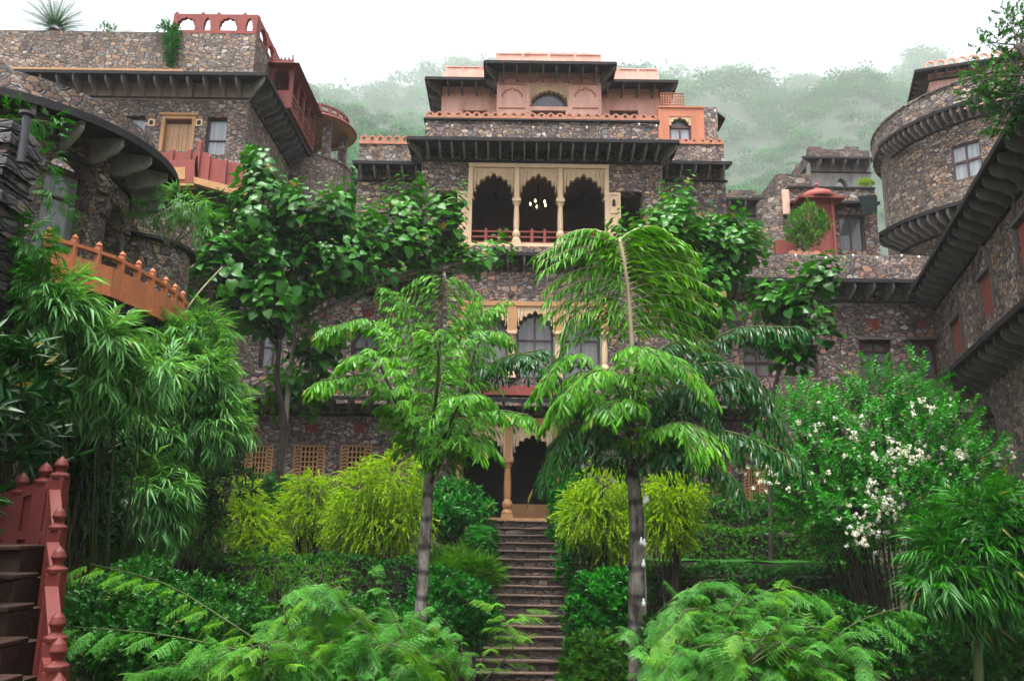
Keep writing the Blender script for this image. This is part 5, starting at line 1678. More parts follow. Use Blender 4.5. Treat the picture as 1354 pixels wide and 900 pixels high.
def u_acacia(npair=9, L=1.0, pl=.32, nl=7):
    p = [(leaf(1, .012, 0, .0, kind='ribbon'), (0, 0, 0), (1, 0, 0), (0, 0, 1), L)]
    for i in range(npair):
        t = .18 + .8 * i / (npair - 1)
        for sd in (1, -1):
            a = sd * r_.uniform(.85, 1.15)
            l_ = pl * (1 - .55 * abs(t - .45) ** 1.2) * r_.uniform(.85, 1.1)
            dz = r_.uniform(-.55, -.15)
            d = nrm(np.array([math.cos(a), math.sin(a), dz]))
            b = np.array([t * L, 0, -.02])
            for j in range(nl):
                s = (j + .6) / nl
                for s2 in (1, -1):
                    side = np.array([-d[1], d[0], 0]) * s2
                    dd = d * .55 + side * .9 + np.array([0, 0, -.12])
                    p.append((leaf(1, .55, 0, .1, kind='ribbon'), b + d * l_ * s - np.array([0, 0, .12 * l_ * s * s]), dd, (0, 0, 1), pl / nl * 1.5 * (1 - .35 * s)))
    return unit(p)
def u_grass(n=10, L=.5):
    p = []
    for i in range(n):
        a = r_.uniform(0, 6.28); o = r_.uniform(.1, .8)
        d = (math.cos(o), math.sin(o) * math.cos(a), math.sin(o) * math.sin(a))
        p.append((leaf(1, .035, .1, r_.uniform(.1, .5), .4), (0, 0, 0), d, (1, 0, 0), L * r_.uniform(.6, 1.1)))
    return unit(p)
def u_petals(n=16, R=.07):
    p = []
    for i in range(n):
        d = nrm(np.array([r_.gauss(0, 1), r_.gauss(0, 1), r_.gauss(0, 1)]))
        c = d * R * r_.uniform(.3, 1)
        for k in range(4):
            q = nrm(np.cross(d, nrm(np.array([r_.gauss(0, 1), r_.gauss(0, 1), r_.gauss(0, 1)]))))
            p.append((leaf(1, .7, .1, .15), c, q + d * .3, d, .032))
    return unit(p)
U = dict(
    broad=[u_broad(r_.randint(8, 11), r_.uniform(.7, 1.0)) for _ in range(6)],
    bamboo=[u_bamboo(r_.randint(7, 10)) for _ in range(6)],
    bamboobig=[u_bamboo(r_.randint(8, 11), .30, .12) for _ in range(5)],
    rosette=[u_rosette(r_.randint(8, 12)) for _ in range(5)],
    small=[u_rosette(r_.randint(9, 13), .055, .5, .10) for _ in range(5)],
    hedge=[u_rosette(r_.randint(9, 12), .045, .55, .07, 1.1) for _ in range(5)],
    long=[u_rosette(r_.randint(8, 11), .22, .22, .12, 1.1, .35) for _ in range(5)],
    shoot=[u_rosette(r_.randint(14, 20), .085, .55, .42, 1.15, .3) for _ in range(6)],
    tassel=[u_tassel(r_.randint(13, 17)) for _ in range(5)],
    acacia=[u_acacia(r_.randint(8, 11)) for _ in range(5)],
    grass=[u_grass() for _ in range(4)],
    petals=[u_petals(r_.randint(12, 20)) for _ in range(4)],
    clump=[u_rosette(11, .55, .75, .35, 1.3, .3) for _ in range(4)],
)
def blobs_px(bl):
    """(u, v, ru, rv, Y[, depth ratio]) in photo pixels at distance Y -> ellipsoids"""
    r = []
    for b in bl:
        u, v, ru, rv, Y = b[:5]
        c = P(u, v, Y)
        rx = abs(P(u + ru, v, Y).x - c.x); rz = abs(P(u, v - rv, Y).z - c.z)
        k = b[5] if len(b) > 5 else .9
        r.append((np.array(c), np.array([rx, (rx + rz) / 2 * k, rz])))
    return r
def sample(blobs, n, lo=.45):
    wts = np.array([(b[1][0] * b[1][1] * b[1][2]) ** .7 for b in blobs]); wts /= wts.sum()
    cnt = RNG.multinomial(n, wts)
    Ps, Ns = [], []
    for (c, r), k in zip(blobs, cnt):
        d = rnd(k)
        rad = lo + (1 - lo) * RNG.random(k) ** .6
        # lumpy outline
        lump = 1 + .16 * np.sin(d[:, 0] * 5.1 + c[0] * 3) * np.sin(d[:, 2] * 4.3 + c[2]) + .10 * np.sin(d[:, 1] * 7 + d[:, 2] * 6)
        Ps.append(c + d * r * (rad * lump)[:, None]); Ns.append(nrm(d / r))
    return np.concatenate(Ps), np.concatenate(Ns)
def bez(a, b, c, n=10):
    return [(a * (1 - t) + b * t) * (1 - t) + (b * (1 - t) + c * t) * t for t in [i / n for i in range(n + 1)]]
def smooth(pts, n=8):
    pts = [Vector(p) for p in pts]
    if len(pts) < 3: return [pts[0].lerp(pts[-1], i / n) for i in range(n + 1)]
    r = []
    q = [pts[0] * 2 - pts[1]] + pts + [pts[-1] * 2 - pts[-2]]
    for i in range(1, len(q) - 2):
        for k in range(n):
            t = k / n
            a, b, c, d = q[i - 1], q[i], q[i + 1], q[i + 2]
            r.append(0.5 * ((2 * b) + (c - a) * t + (2 * a - 5 * b + 4 * c - d) * t * t + (3 * b - a - 3 * c + d) * t ** 3))
    r.append(pts[-1])
    return r
def plant(name, label, cat, base, blobs, units, n, mat, size=(.8, 1.2), w=(1, .4, .5), lo=.45, sag=0.0, stems=0, stem_r=.03, stem_mat='bark', trunk=None, trunk_r=(.12, .07),
          group=None, crown='crown', upbias=(0, 0, 1), kids=6, trunk_name='trunk', cut=None):
    bl = blobs_px(blobs)
    base = Vector(base) if base is not None else Vector((bl[0][0][0], bl[0][0][1], bl[0][0][2] - bl[0][1][2]))
    t = thing(name, label, cat, base, group)
    cl = Cloud()
    Pp, Nn = sample(bl, n, lo)
    D = nrm(w[0] * Nn + w[1] * np.array([0, 0, 1]) + w[2] * rnd(len(Pp)))
    Uu = nrm(np.array([0, 0, 1.0]) + .35 * rnd(len(Pp)))
    S = RNG.uniform(size[0], size[1], len(Pp))
    if cut is not None:
        kx = cut(Pp); Pp, D, Uu, S = Pp[kx], D[kx], Uu[kx], S[kx]
    cl.add(U[units], Pp, D, Uu, S, sag)
    cl.build(crown, mat, t, units in ('broad', 'bamboo', 'bamboobig'))
    m = M()
    if trunk:
        tp = smooth(trunk, 8)
        rr_ = np.linspace(trunk_r[0], trunk_r[1], len(tp))
        m.tube(tp, list(rr_), 10)
        top = tp[-1]
    else: top = base
    for (c, r) in bl:
        for _ in range(stems):
            e = Vector(c + rnd(1)[0] * r * .65)
            s_ = top if trunk is None else tp[random.randint(int(len(tp) * .55), len(tp) - 1)]
            mid = s_.lerp(e, .5) + Vector((random.uniform(-.1, .1), random.uniform(-.1, .1), .12 * (e - s_).length))
            pth = bez(s_, mid, e, 8)
            m.tube(pth, list(np.linspace(stem_r, stem_r * .35, 9)), 6)
            for _k in range(kids):
                a = pth[random.randint(3, 8)]
                e2 = Vector(c + rnd(1)[0] * r * random.uniform(.6, .95))
                m.tube(bez(a, a.lerp(e2, .5) + UP * .05, e2, 5), list(np.linspace(stem_r * .4, stem_r * .15, 6)), 4)
    if m.v: m.build(trunk_name, MAT[stem_mat], t, smooth=True)
    return t
def gpt(u, v, Y):
    p = P(u, v, Y); p.z = min(p.z, float(gz(np.array(p.x), np.array(p.y)))); return p

# ---- broadleaf trees in front of the palace
tr1 = [gpt(368, 640, 20.5), P(372, 600, 20.5), P(376, 560, 20.5), P(366, 500, 20.4), P(370, 440, 20.3), P(362, 380, 20.2), P(366, 290, 20.2)]
plant('broadleaf_tree', 'tall broad leaved tree with one dark slim trunk in front of the stone wing', 'tree', tr1[0],
      [(352, 230, 18, 22, 20.2), (350, 290, 40, 50, 20.3), (295, 325, 36, 34, 20), (415, 302, 46, 34, 20.4), (443, 282, 20, 26, 20.4), (300, 365, 44, 44, 19.8), (375, 370, 70, 50, 20.5), (440, 350, 40, 44, 20.5), (335, 420, 50, 30, 20.2)],
      'broad', 370, 'l_broad', (.6, 1.1), (.7, .9, .5), .3, stems=2, stem_r=.03, trunk=tr1, trunk_r=(.10, .035), kids=3)
tr2 = [gpt(376, 600, 21.5), P(380, 530, 21.5), P(388, 460, 21.5), P(400, 400, 21.6), P(470, 350, 21.8)]
plant('broadleaf_tree', 'leaning broad leaved tree with a thin pale trunk spreading right over the palace eave', 'tree', tr2[0],
      [(500, 330, 42, 40, 21.8), (538, 285, 20, 44, 21.8), (590, 292, 20, 28, 21.9), (560, 345, 46, 32, 21.9), (620, 352, 40, 14, 21.9), (470, 372, 46, 26, 21.6), (660, 343, 14, 10, 22), (420, 470, 24, 50, 21.8), (390, 520, 30, 40, 22)],
      'broad', 230, 'l_broad2', (.6, 1.05), (.6, 1.0, .5), .25, stems=2, stem_r=.04, stem_mat='barkpale', trunk=tr2, trunk_r=(.07, .04), kids=3)
tr3 = [gpt(905, 640, 21.8), P(905, 560, 21.8), P(900, 470, 21.8), P(895, 390, 21.8), P(893, 330, 21.8)]
plant('broadleaf_tree', 'dense broad leaved tree behind the right palm, under the balcony', 'tree', tr3[0],
      [(895, 285, 16, 30, 21.8), (870, 335, 60, 38, 21.8), (940, 340, 44, 36, 21.9), (975, 340, 28, 30, 22), (905, 385, 50, 32, 21.8), (815, 345, 22, 20, 21.8), (930, 420, 40, 26, 21.6), (960, 300, 14, 14, 21.9)],
      'broad', 300, 'l_broad2', (.65, 1.05), (.6, .9, .5), .3, stems=2, stem_r=.045, trunk=tr3, trunk_r=(.11, .05), kids=3)
tr4 = [gpt(1010, 640, 20.0), P(1020, 560, 20.0), P(1030, 490, 20.0), P(1050, 430, 20.0), P(1080, 380, 20.0)]
plant('broadleaf_sapling', 'slender dark leaved sapling reaching across the right wing windows', 'tree', tr4[0],
      [(1080, 375, 24, 20, 20), (1050, 410, 22, 30, 20), (1075, 440, 24, 20, 20), (1035, 450, 22, 36, 20), (1020, 410, 22, 14, 20), (1040, 490, 16, 20, 20)],
      'broad', 72, 'l_broad', (.65, 1.0), (.6, .9, .5), .2, stems=2, stem_r=.03, trunk=tr4, trunk_r=(.06, .03), kids=2)

# ---- palms
def frond(parent, path, nsec, slen, ll, lw, leafmat_, stem_mat='greenstem', r=(.035, .012), droop=.35, t0=.14, kind='wedge', ang=.5, nleaf=9, spread=1.0, lift=.1, name='frond', secdroop=.5, start_len=.35):
    pts = smooth([P(*q) for q in path], 10)
    n = len(pts)
    st_ = M(); st_.tube(pts, list(np.linspace(r[0], r[1], n)), 7)
    lt_ = leaf(1, lw, .1, droop, .4, kind if kind in ('wedge', 'oval') else 'oval')
    PP, DD, UU, SS = [], [], [], []
    total = nsec * 2
    for i in range(nsec):
        t = t0 + (1 - t0) * (i + .5) / nsec
        f = t * (n - 1); k = int(f); p = pts[k].lerp(pts[min(k + 1, n - 1)], f - k)
        tg = (pts[min(k + 1, n - 1)] - pts[max(k - 1, 0)]).normalized()
        side = tg.cross(UP)
        if side.length < .35: side = Vector((1, 0.25, 0)) - tg * tg.x
        side.normalize()
        upn = side.cross(tg).normalized()
        q = (t - t0) / (1 - t0)
        L_ = slen * (start_len + (1 - start_len) * math.sin(PI * min(1, .15 + .75 * q)) ) if True else slen
        for sd in (1, -1):
            a = ang * random.uniform(.8, 1.2) + .4 * q
            d = (side * sd * math.cos(a) * spread + tg * math.sin(a) + upn * lift * random.uniform(.5, 1.5)).normalized()
            LL = L_ * random.uniform(.85, 1.15)
            sp_ = [p + d * LL * s - UP * secdroop * LL * s * s for s in [j / 5 for j in range(6)]]
            st_.tube(sp_, list(np.linspace(r[1] * .6, r[1] * .2, 6)), 4, caps=False)
            for j in range(nleaf):
                s = (j + .7) / nleaf
                f2 = s * 5; k2 = min(int(f2), 4); pp = sp_[k2].lerp(sp_[k2 + 1], f2 - k2)
                tt = (sp_[k2 + 1] - sp_[k2]).normalized()
                sv = tt.cross(UP)
                sv = sv.normalized() if sv.length > .05 else side
                for s2 in (1, -1):
                    dd = tt * random.uniform(.6, .9) + sv * s2 * random.uniform(.45, .8) - UP * random.uniform(.05, 1.0)
                    PP.append(pp); DD.append(dd); UU.append(UP + Vector((random.uniform(-.5, .5), random.uniform(-.5, .5), 0))); SS.append(ll * random.uniform(.55, 1.2) * (1 - .25 * s))
    stalk = st_.build(name, MAT[stem_mat], parent, smooth=True)
    cl = Cloud(); cl.add([lt_], np.array(PP), np.array(DD), np.array(UU), np.array(SS)); cl.build('leaflets', leafmat_, stalk)

lp_tr = [P(549, 1000, 14), P(553, 900, 14), P(558, 780, 14), P(563, 700, 14), P(566, 650, 14), P(569, 620, 14)]
fp = thing('fishtail_palm', 'pale trunked fishtail palm left of the stairs with bright green ragged leaflets', 'palm tree', lp_tr[0])
tp = smooth(lp_tr, 10); m = M(); m.tube(tp, list(np.linspace(.115, .08, len(tp))), 14); m.build('trunk', MAT['palmpale'], fp, smooth=True)
for path, ns, sl_, kw in (
        ([(570, 590, 14), (578, 500, 14), (584, 420, 13.9), (586, 366, 13.8)], 13, .80, dict(ang=.15, t0=.35, spread=1.2, secdroop=.55, nleaf=9)),
        ([(568, 600, 14), (540, 510, 14.0), (495, 430, 13.9), (432, 432, 13.7)], 13, .52, {}),
        ([(566, 615, 14), (540, 555, 13.8), (490, 500, 13.4), (424, 502, 13)], 13, .50, {}),
        ([(568, 610, 14), (600, 540, 14.3), (650, 480, 14.6), (715, 462, 14.8)], 12, .50, dict(mat='l_palm2')),
        ([(568, 620, 14), (610, 580, 13.6), (650, 545, 13.2), (698, 548, 12.9)], 12, .46, {}),
        ([(566, 610, 14), (580, 520, 14.8), (610, 440, 15.4), (660, 400, 15.6)], 12, .6, {}),
        ([(566, 600, 14), (555, 500, 14.9), (540, 420, 15.4), (520, 385, 15.6)], 12, .6, {}),
        ([(568, 625, 14), (590, 570, 13.2), (610, 530, 12.6), (625, 520, 12.3)], 10, .45, {}),
        ([(566, 630, 14), (560, 560, 14.6), (590, 500, 15), (630, 470, 15.2)], 10, .5, dict(mat='l_palm2')),
        ([(566, 600, 14), (575, 540, 13.2), (580, 480, 12.8), (572, 440, 12.6)], 11, .5, {}),
        ([(567, 630, 14), (535, 560, 13.6), (500, 480, 13.2), (470, 470, 13)], 11, .55, {}),
        ([(568, 630, 14), (600, 560, 13.6), (630, 460, 13.4), (655, 440, 13.3)], 11, .55, {}),
        ([(568, 640, 14), (590, 600, 13.4), (615, 575, 13), (640, 585, 12.7)], 9, .45, {}),
        ([(567, 630, 14), (570, 540, 14.5), (600, 450, 14.9), (625, 400, 15)], 12, .6, {}),
        ([(567, 630, 14), (560, 540, 14.5), (540, 460, 14.9), (515, 430, 15)], 12, .6, {})):
    mt = kw.pop('mat', 'l_palm'); kw.setdefault('nleaf', 8)
    frond(fp, path, ns, sl_ * 1.2, .25, .24, mt, **kw)

rp_tr = [P(843, 1000, 13.5), P(843, 880, 13.5), P(842, 780, 13.5), P(842, 700, 13.5), P(839, 650, 13.5), P(835, 610, 13.5)]
fp2 = thing('fishtail_palm', 'fishtail palm right of the stairs with one tall upright yellow green frond above dark fronds', 'palm tree', rp_tr[0])
tp = smooth(rp_tr, 10); m = M(); m.tube(tp, list(np.linspace(.155, .10, len(tp))), 14); m.build('trunk', MAT['palmbark'], fp2, smooth=True)
frond(fp2, [(832, 590, 13.5), (836, 500, 13.4), (833, 420, 13.4), (826, 350, 13.3), (819, 316, 13.3)], 22, 1.6, .34, .15, 'l_palmy', 'tanstem', (.06, .02), t0=.42, kind='oval', ang=.28, nleaf=22, spread=1.0, secdroop=.55, droop=.3, start_len=.62, lift=.15)
for path, ns, sl_, mt, kw in (
        ([(832, 580, 13.5), (800, 520, 13.2), (760, 470, 13), (715, 505, 12.8)], 12, .5, 'l_palm', {}),
        ([(834, 580, 13.5), (850, 510, 13), (880, 470, 12.7), (930, 505, 12.4)], 12, .5, 'l_palm', {}),
        ([(836, 600, 13.5), (800, 570, 13.2), (760, 560, 13), (722, 610, 12.9)], 13, .55, 'l_palm2', dict(secdroop=.8)),
        ([(836, 600, 13.5), (880, 520, 13.6), (960, 440, 13.6), (1055, 432, 13.5)], 15, .50, 'l_palm2', dict(secdroop=.7)),
        ([(838, 610, 13.5), (900, 540, 13.6), (970, 500, 13.7), (1030, 560, 13.7)], 14, .55, 'l_palm2', dict(secdroop=.8)),
        ([(838, 620, 13.5), (890, 580, 13.2), (960, 570, 13), (1050, 604, 12.8)], 14, .48, 'l_palm2', dict(secdroop=.8)),
        ([(836, 620, 13.5), (870, 570, 12.9), (910, 560, 12.4), (935, 590, 12)], 11, .45, 'l_palm', {}),
        ([(834, 590, 13.5), (820, 520, 13), (790, 490, 12.5), (745, 520, 12.2)], 11, .5, 'l_palm', {}),
        ([(834, 600, 13.5), (800, 600, 14.2), (770, 580, 14.6), (735, 600, 15)], 11, .5, 'l_palm2', dict(secdroop=.8)),
        ([(834, 570, 13.5), (860, 480, 14.2), (900, 450, 14.8), (950, 470, 15.2)], 12, .55, 'l_palm2', dict(secdroop=.7)),
        ([(834, 570, 13.5), (840, 490, 12.8), (845, 460, 12.4), (870, 470, 12)], 9, .4, 'l_palm', {}),
        ([(835, 620, 13.5), (800, 550, 13.2), (770, 520, 13), (735, 545, 12.8)], 11, .5, 'l_palm', {}),
        ([(836, 620, 13.5), (870, 540, 13.2), (900, 510, 13), (940, 540, 12.8)], 11, .5, 'l_palm2', dict(secdroop=.8)),
        ([(836, 620, 13.5), (830, 560, 12.9), (820, 530, 12.5), (800, 540, 12.2)], 9, .45, 'l_palm', {}),
        ([(837, 630, 13.5), (870, 600, 13.1), (920, 600, 12.8), (970, 630, 12.6)], 11, .5, 'l_palm2', dict(secdroop=.8)),
        ([(836, 620, 13.5), (900, 500, 14), (960, 480, 14.4), (1000, 510, 14.6)], 12, .55, 'l_palm2', dict(secdroop=.8)),
        ([(832, 600, 13.5), (760, 520, 13.8), (700, 470, 13.9), (642, 482, 14)], 13, .48, 'l_palm2', dict(secdroop=.8))):
    frond(fp2, path, ns, sl_ * 1.2, .27, .22, mt, nleaf=8, **kw)

# string of white bulbs hung on the right palm's trunk
sl_ = thing('string_lights', 'pale cable with white unlit bulbs tied up the right palm trunk', 'string lights', P(855, 780, 13.3))
cp = smooth([P(826, 560, 13.2), P(842, 610, 13.2), P(853, 660, 13.25), P(852, 720, 13.25), P(854, 780, 13.25), P(853, 850, 13.2)], 8)
m = M(); m.tube(cp, .008, 5); m.build('cable', MAT['cable'], sl_)
for i, (u, v) in enumerate(((852, 718), (848, 716), (851, 745), (853, 662), (851, 797), (856, 660))):
    c = P(u, v, 13.18)
    m = M(); m.lathe([(.001, c.z - .055), (.03, c.z - .035), (.034, c.z), (.018, c.z + .035), (.014, c.z + .07), (.001, c.z + .075)], c, 10)
    m.build('bulb', MAT['bulb'], sl_, smooth=True)

for lab, fr, uv in (('pale bulbs strung on a cable along the stone parapet below the pink pavilion', face_y(26.85), [(564, 164), (598, 166), (650, 166), (705, 168), (741, 169), (776, 168), (812, 169), (845, 164), (868, 166)]),
                    ('pale bulbs strung on a cable along the right terrace parapet', face_y(25.4), [(1010, 340), (1052, 337), (1092, 340), (1128, 337), (1160, 340), (1192, 337), (1215, 339)])):
    ps = [fr.pt(*fr.px(u, v)) for u, v in uv]
    sb = thing('string_lights', lab, 'string lights', ps[0])
    m = M(); m.tube(smooth(ps, 6), .007, 5); m.build('cable', MAT['cable'], sb)
    for c in ps:
        m = M(); m.lathe([(.001, c.z - .075), (.035, c.z - .05), (.04, c.z - .015), (.02, c.z + .02), (.001, c.z + .03)], c, 8); m.build('bulb', MAT['bulb'], sb, smooth=True)

# ---- bamboo on the left
def bamboo(label, base, blobs, n, mat='l_bamboo', units='bamboo', size=(.6, 1.0), culms=10, name='bamboo_clump', w=(.8, -.1, .5), cr=.022, **kw):
    return plant(name, label, 'bamboo', base, blobs, units, n, mat, size, w, .25, sag=.10, stems=culms, stem_r=cr, stem_mat='greenstem', crown='foliage', trunk_name='culms', kids=3, **kw)
bamboo('bright drooping bamboo clump below the orange balustrade, the largest on the left', gpt(150, 760, 12.5),
       [(75, 410, 34, 34, 8.2), (130, 450, 40, 26, 8.6), (200, 490, 40, 22, 9.2), (120, 500, 60, 40, 9), (190, 470, 70, 40, 12), (268, 442, 26, 24, 12), (140, 460, 60, 45, 12.3), (230, 500, 70, 60, 12), (170, 560, 80, 70, 11.8), (270, 560, 50, 44, 12), (200, 620, 50, 50, 12), (140, 640, 50, 60, 12.2), (100, 410, 40, 34, 12.5), (180, 690, 50, 40, 12), (120, 560, 50, 60, 11), (120, 650, 50, 50, 11.2), (60, 680, 50, 60, 10.8), (190, 660, 50, 50, 11.4), (240, 490, 44, 36, 11.8), (110, 450, 50, 34, 11.6)], 10500, culms=2)
bamboo('feathery deep green bamboo hanging beside the slate pillar', gpt(60, 760, 10.5),
       [(45, 330, 18, 34, 7.9), (52, 380, 22, 36, 7.9), (55, 400, 40, 60, 10.5), (80, 450, 54, 60, 10.7), (60, 510, 50, 50, 10.6), (110, 400, 40, 40, 11)], 2600, 'l_bamboo2', 'bamboo', (.32, .55), 2)
plant('bush', 'very dark whorled leaf bush in the shade above the red balustrade', 'bush', gpt(40, 760, 9.5), [(5, 570, 70, 70, 6.9), (40, 520, 40, 50, 7.2), (-70, 540, 90, 110, 5.8), (10, 500, 60, 40, 6.2), (-130, 700, 90, 160, 4.8), (50, 560, 80, 66, 9.6), (30, 500, 50, 50, 9.8), (110, 600, 50, 50, 9.8), (20, 620, 60, 40, 9.6), (100, 680, 60, 60, 10.5)], 'long', 1150, 'l_dark', (.6, .9), (.7, .4, .5), .25, stems=4, crown='foliage', trunk_name='stems')  # near and out-of-frame lobes added to shade the red stair
plant('bush', 'dark bush filling the shade behind the bamboo and the foot of the added wall', 'bush', gpt(200, 760, 16), [(60, 640, 110, 130, 16), (200, 640, 120, 110, 16.5), (290, 620, 40, 60, 17)], 'long', 700, 'l_dark', (.8, 1.2), (.7, .4, .5), .25, stems=3, crown='foliage', trunk_name='stems')
bamboo('small bamboo spray drooping over the tower eave, left edge', P(-20, 170, 9.5), [(40, 155, 42, 14, 9.5), (15, 180, 20, 18, 9.5), (75, 172, 14, 16, 9.5), (60, 215, 14, 26, 9.6), (70, 255, 22, 16, 9.6), (75, 290, 20, 22, 9.8)], 120, 'l_bamboo2', 'bamboo', (.3, .48), 2, cr=.007)
bamboo('light green bamboo tuft arching over the squat round tower', P(225, 330, 13.2), [(250, 270, 30, 16, 13.2), (215, 275, 30, 14, 13.2), (268, 290, 16, 16, 13.2), (190, 285, 12, 12, 13.2)], 95, 'l_bamboo', 'bamboo', (.5, .8), 2, cr=.012)
m = M(); bc = thing('bamboo_cane', 'bare tan bamboo cane leaning across the dark passage', 'cane', P(240, 420, 13)); m.tube(smooth([P(225, 440, 12.6), P(262, 388, 12.6), P(294, 353, 12.6)], 5), .014, 6); m.build('cane', MAT['tanstem'], bc)

# ---- golden feathery shrubs
def golden(label, blobs, n, base, mat='l_gold', size=(.8, 1.2)):
    return plant('golden_shrub', label, 'shrub', base, blobs, 'tassel', n, mat, size, (.9, -.2, .5), .4, sag=.6, stems=3, stem_r=.035, crown='foliage', trunk_name='stems', group='golden feathery shrubs on the terraces', kids=4)
golden('largest golden feathery shrub, left of the palm trunk', [(520, 640, 40, 46, 18.6), (485, 655, 40, 46, 18.6), (538, 690, 28, 44, 18.6), (500, 695, 44, 36, 18.5), (460, 690, 30, 34, 18.8)], 2025, gpt(500, 790, 18.6))
golden('golden feathery shrub under the middle lattice screen', [(415, 665, 38, 36, 19.6), (390, 690, 34, 34, 19.6), (440, 690, 30, 34, 19.6), (405, 645, 20, 18, 19.6)], 1080, gpt(410, 780, 19.6))
golden('golden feathery shrub with two rounded tufts under the left lattice screen', [(303, 650, 22, 22, 19.2), (330, 655, 14, 18, 19.2), (325, 690, 34, 30, 19), (345, 720, 34, 24, 18.8)], 972, gpt(320, 790, 19.2))
golden('green and gold feathery shrub beside the bamboo', [(225, 670, 40, 36, 17), (255, 695, 36, 34, 17), (200, 700, 34, 30, 17)], 1026, gpt(230, 790, 17), 'l_lime')
golden('golden shrub leaning into the stairs, left of the right palm trunk', [(800, 650, 30, 40, 18.4), (775, 680, 36, 36, 18.4), (805, 690, 34, 40, 18.4), (815, 720, 24, 26, 18.4)], 1350, gpt(795, 800, 18.4))
golden('upright golden shrub just right of the right palm trunk', [(885, 655, 34, 28, 17.2), (880, 690, 34, 36, 17.2), (905, 660, 18, 26, 17.2)], 1026, gpt(880, 800, 17.2))
plant('shrub', 'mid green ferny shrub between the golden shrubs', 'shrub', gpt(350, 760, 20.6), [(350, 645, 30, 26, 20.6), (335, 670, 34, 26, 20.5), (375, 660, 30, 24, 20.6)], 'long', 180, 'l_shrub', (.6, .9), (.7, .3, .5), .3, stems=3, crown='foliage', trunk_name='stems')
plant('shrub', 'olive shrub spilling in front of the left hedge', 'shrub', gpt(370, 840, 16.8), [(350, 750, 40, 26, 16.8), (400, 765, 40, 26, 16.8), (360, 790, 50, 30, 16.6), (440, 760, 30, 20, 16.8)], 'tassel', 560, 'l_lime', (.5, .8), (.9, .1, .5), .4, stems=3, crown='foliage', trunk_name='stems')

# ---- hedges
def hedge(label, x0, x1, y0, y1, z0, z1, n, mat='l_hedge', name='hedge'):
    z0 = min(z0, float(gz(np.array(x0), np.array(y0))))
    t = thing(name, label, 'hedge', ((x0 + x1) / 2, y0, z0))
    cl = Cloud()
    p = RNG.random((n, 3)) * [x1 - x0, y1 - y0, z1 - z0] + [x0, y0, z0]
    f = RNG.random(n)
    nn = np.zeros((n, 3))
    a = f < .5; p[a, 1] = y0 + RNG.random(a.sum()) ** 2 * .16; nn[a] = [0, -1, .2]
    b = (f >= .5) & (f < .9); p[b, 2] = z1 - RNG.random(b.sum()) ** 2 * .14; nn[b] = [0, 0, 1]
    c = f >= .9; nn[c] = [0, -.3, .6]
    p[:, 2] += .05 * np.sin(p[:, 0] * 3.1) + .03 * np.sin(p[:, 0] * 7.7)
    p[:, 1] += .06 * np.sin(p[:, 0] * 4.3 + p[:, 2] * 3)
    cl.add(U['hedge'], p, nrm(nn + .7 * rnd(n)), nrm(np.array([0, -.3, 1]) + .4 * rnd(n)), RNG.uniform(.8, 1.25, n))
    cl.build('foliage', mat, t)
    m = M(); m.box(x0 + .1, x1 - .1, y0 + .16, y1 - .1, z0, z1 - .16); m.build('twigs', MAT['bark'], t)
def hx(u, v, Y): return P(u, v, Y).x
hedge('clipped dark hedge on the left terrace below the golden shrubs', hx(215, 770, 17.6), hx(548, 770, 17.6), 17.6, 18.7, P(400, 850, 17.6).z, P(400, 738, 17.6).z, 6500)
hedge('clipped dark hedge on the right terrace below the flowering shrub', hx(850, 770, 17.6), hx(1180, 770, 17.6), 17.6, 18.9, P(950, 860, 17.6).z, P(950, 752, 17.6).z, 6500)
hedge('bright leafed upper hedge behind the right terrace hedge', hx(880, 720, 20.3), hx(1150, 720, 20.3), 20.3, 21.2, P(1000, 745, 20.3).z, P(1000, 699, 20.3).z, 4800, 'l_hedge2')
gr = sheet('grass', np.linspace(hx(855, 745, 19.2), hx(1160, 745, 19.2), 12), np.linspace(18.8, 20.3, 6), lambda X, Y: gz(X, Y) * 0 + P(1000, 741, 19.6).z + .02 * np.sin(X * 5), leafmat('lawn_blades', (.03, .09, .02), (.05, .14, .03), .6, .1))
gr['kind'] = 'structure'
tz_ = P(1000, 741, 19.6).z
m = M(); m.box(hx(855, 745, 19.2), hx(1160, 745, 19.2), 18.75, 20.35, .5, tz_ - .03)
tb = m.build('terrace', MAT['soil']); tb['kind'] = 'structure'

# ---- shrubs beside the stairs
plant('shrub', 'big rounded leafy shrub left of the porch column at the top of the stairs', 'shrub', gpt(620, 720, 21.4), [(600, 668, 32, 32, 21.4), (588, 682, 34, 30, 21.2), (636, 684, 16, 20, 21.4)], 'long', 520, 'l_shrub', (.75, 1.1), (.8, .4, .5), .4, stems=4, crown='foliage', trunk_name='stems')
plant('ball_shrub', 'clipped ball shrub at the left edge of the stairs', 'shrub', gpt(636, 742, 20.6), [(635, 718, 22, 21, 20.6)], 'hedge', 1500, 'l_shrub', (.8, 1.1), (1, .2, .5), .82, stems=3, crown='foliage', trunk_name='stems')
plant('tufted_grass', 'strappy yellowish grass tuft above the left stair bush', 'plant', gpt(600, 790, 18.8), [(600, 758, 44, 22, 18.8), (635, 765, 20, 18, 18.8)], 'grass', 190, 'l_lime', (.8, 1.2), (.4, .9, .4), .2, crown='blades')
plant('bush', 'dense dark bush bulging over the left side of the stairs', 'bush', gpt(605, 880, 17.6), [(605, 800, 46, 38, 17.6), (580, 790, 34, 34, 17.5), (625, 820, 34, 34, 17.6), (560, 830, 40, 34, 17)], 'rosette', 1700, 'l_shrub', (.9, 1.4), (.9, .3, .5), .5, stems=3, crown='foliage', trunk_name='stems')
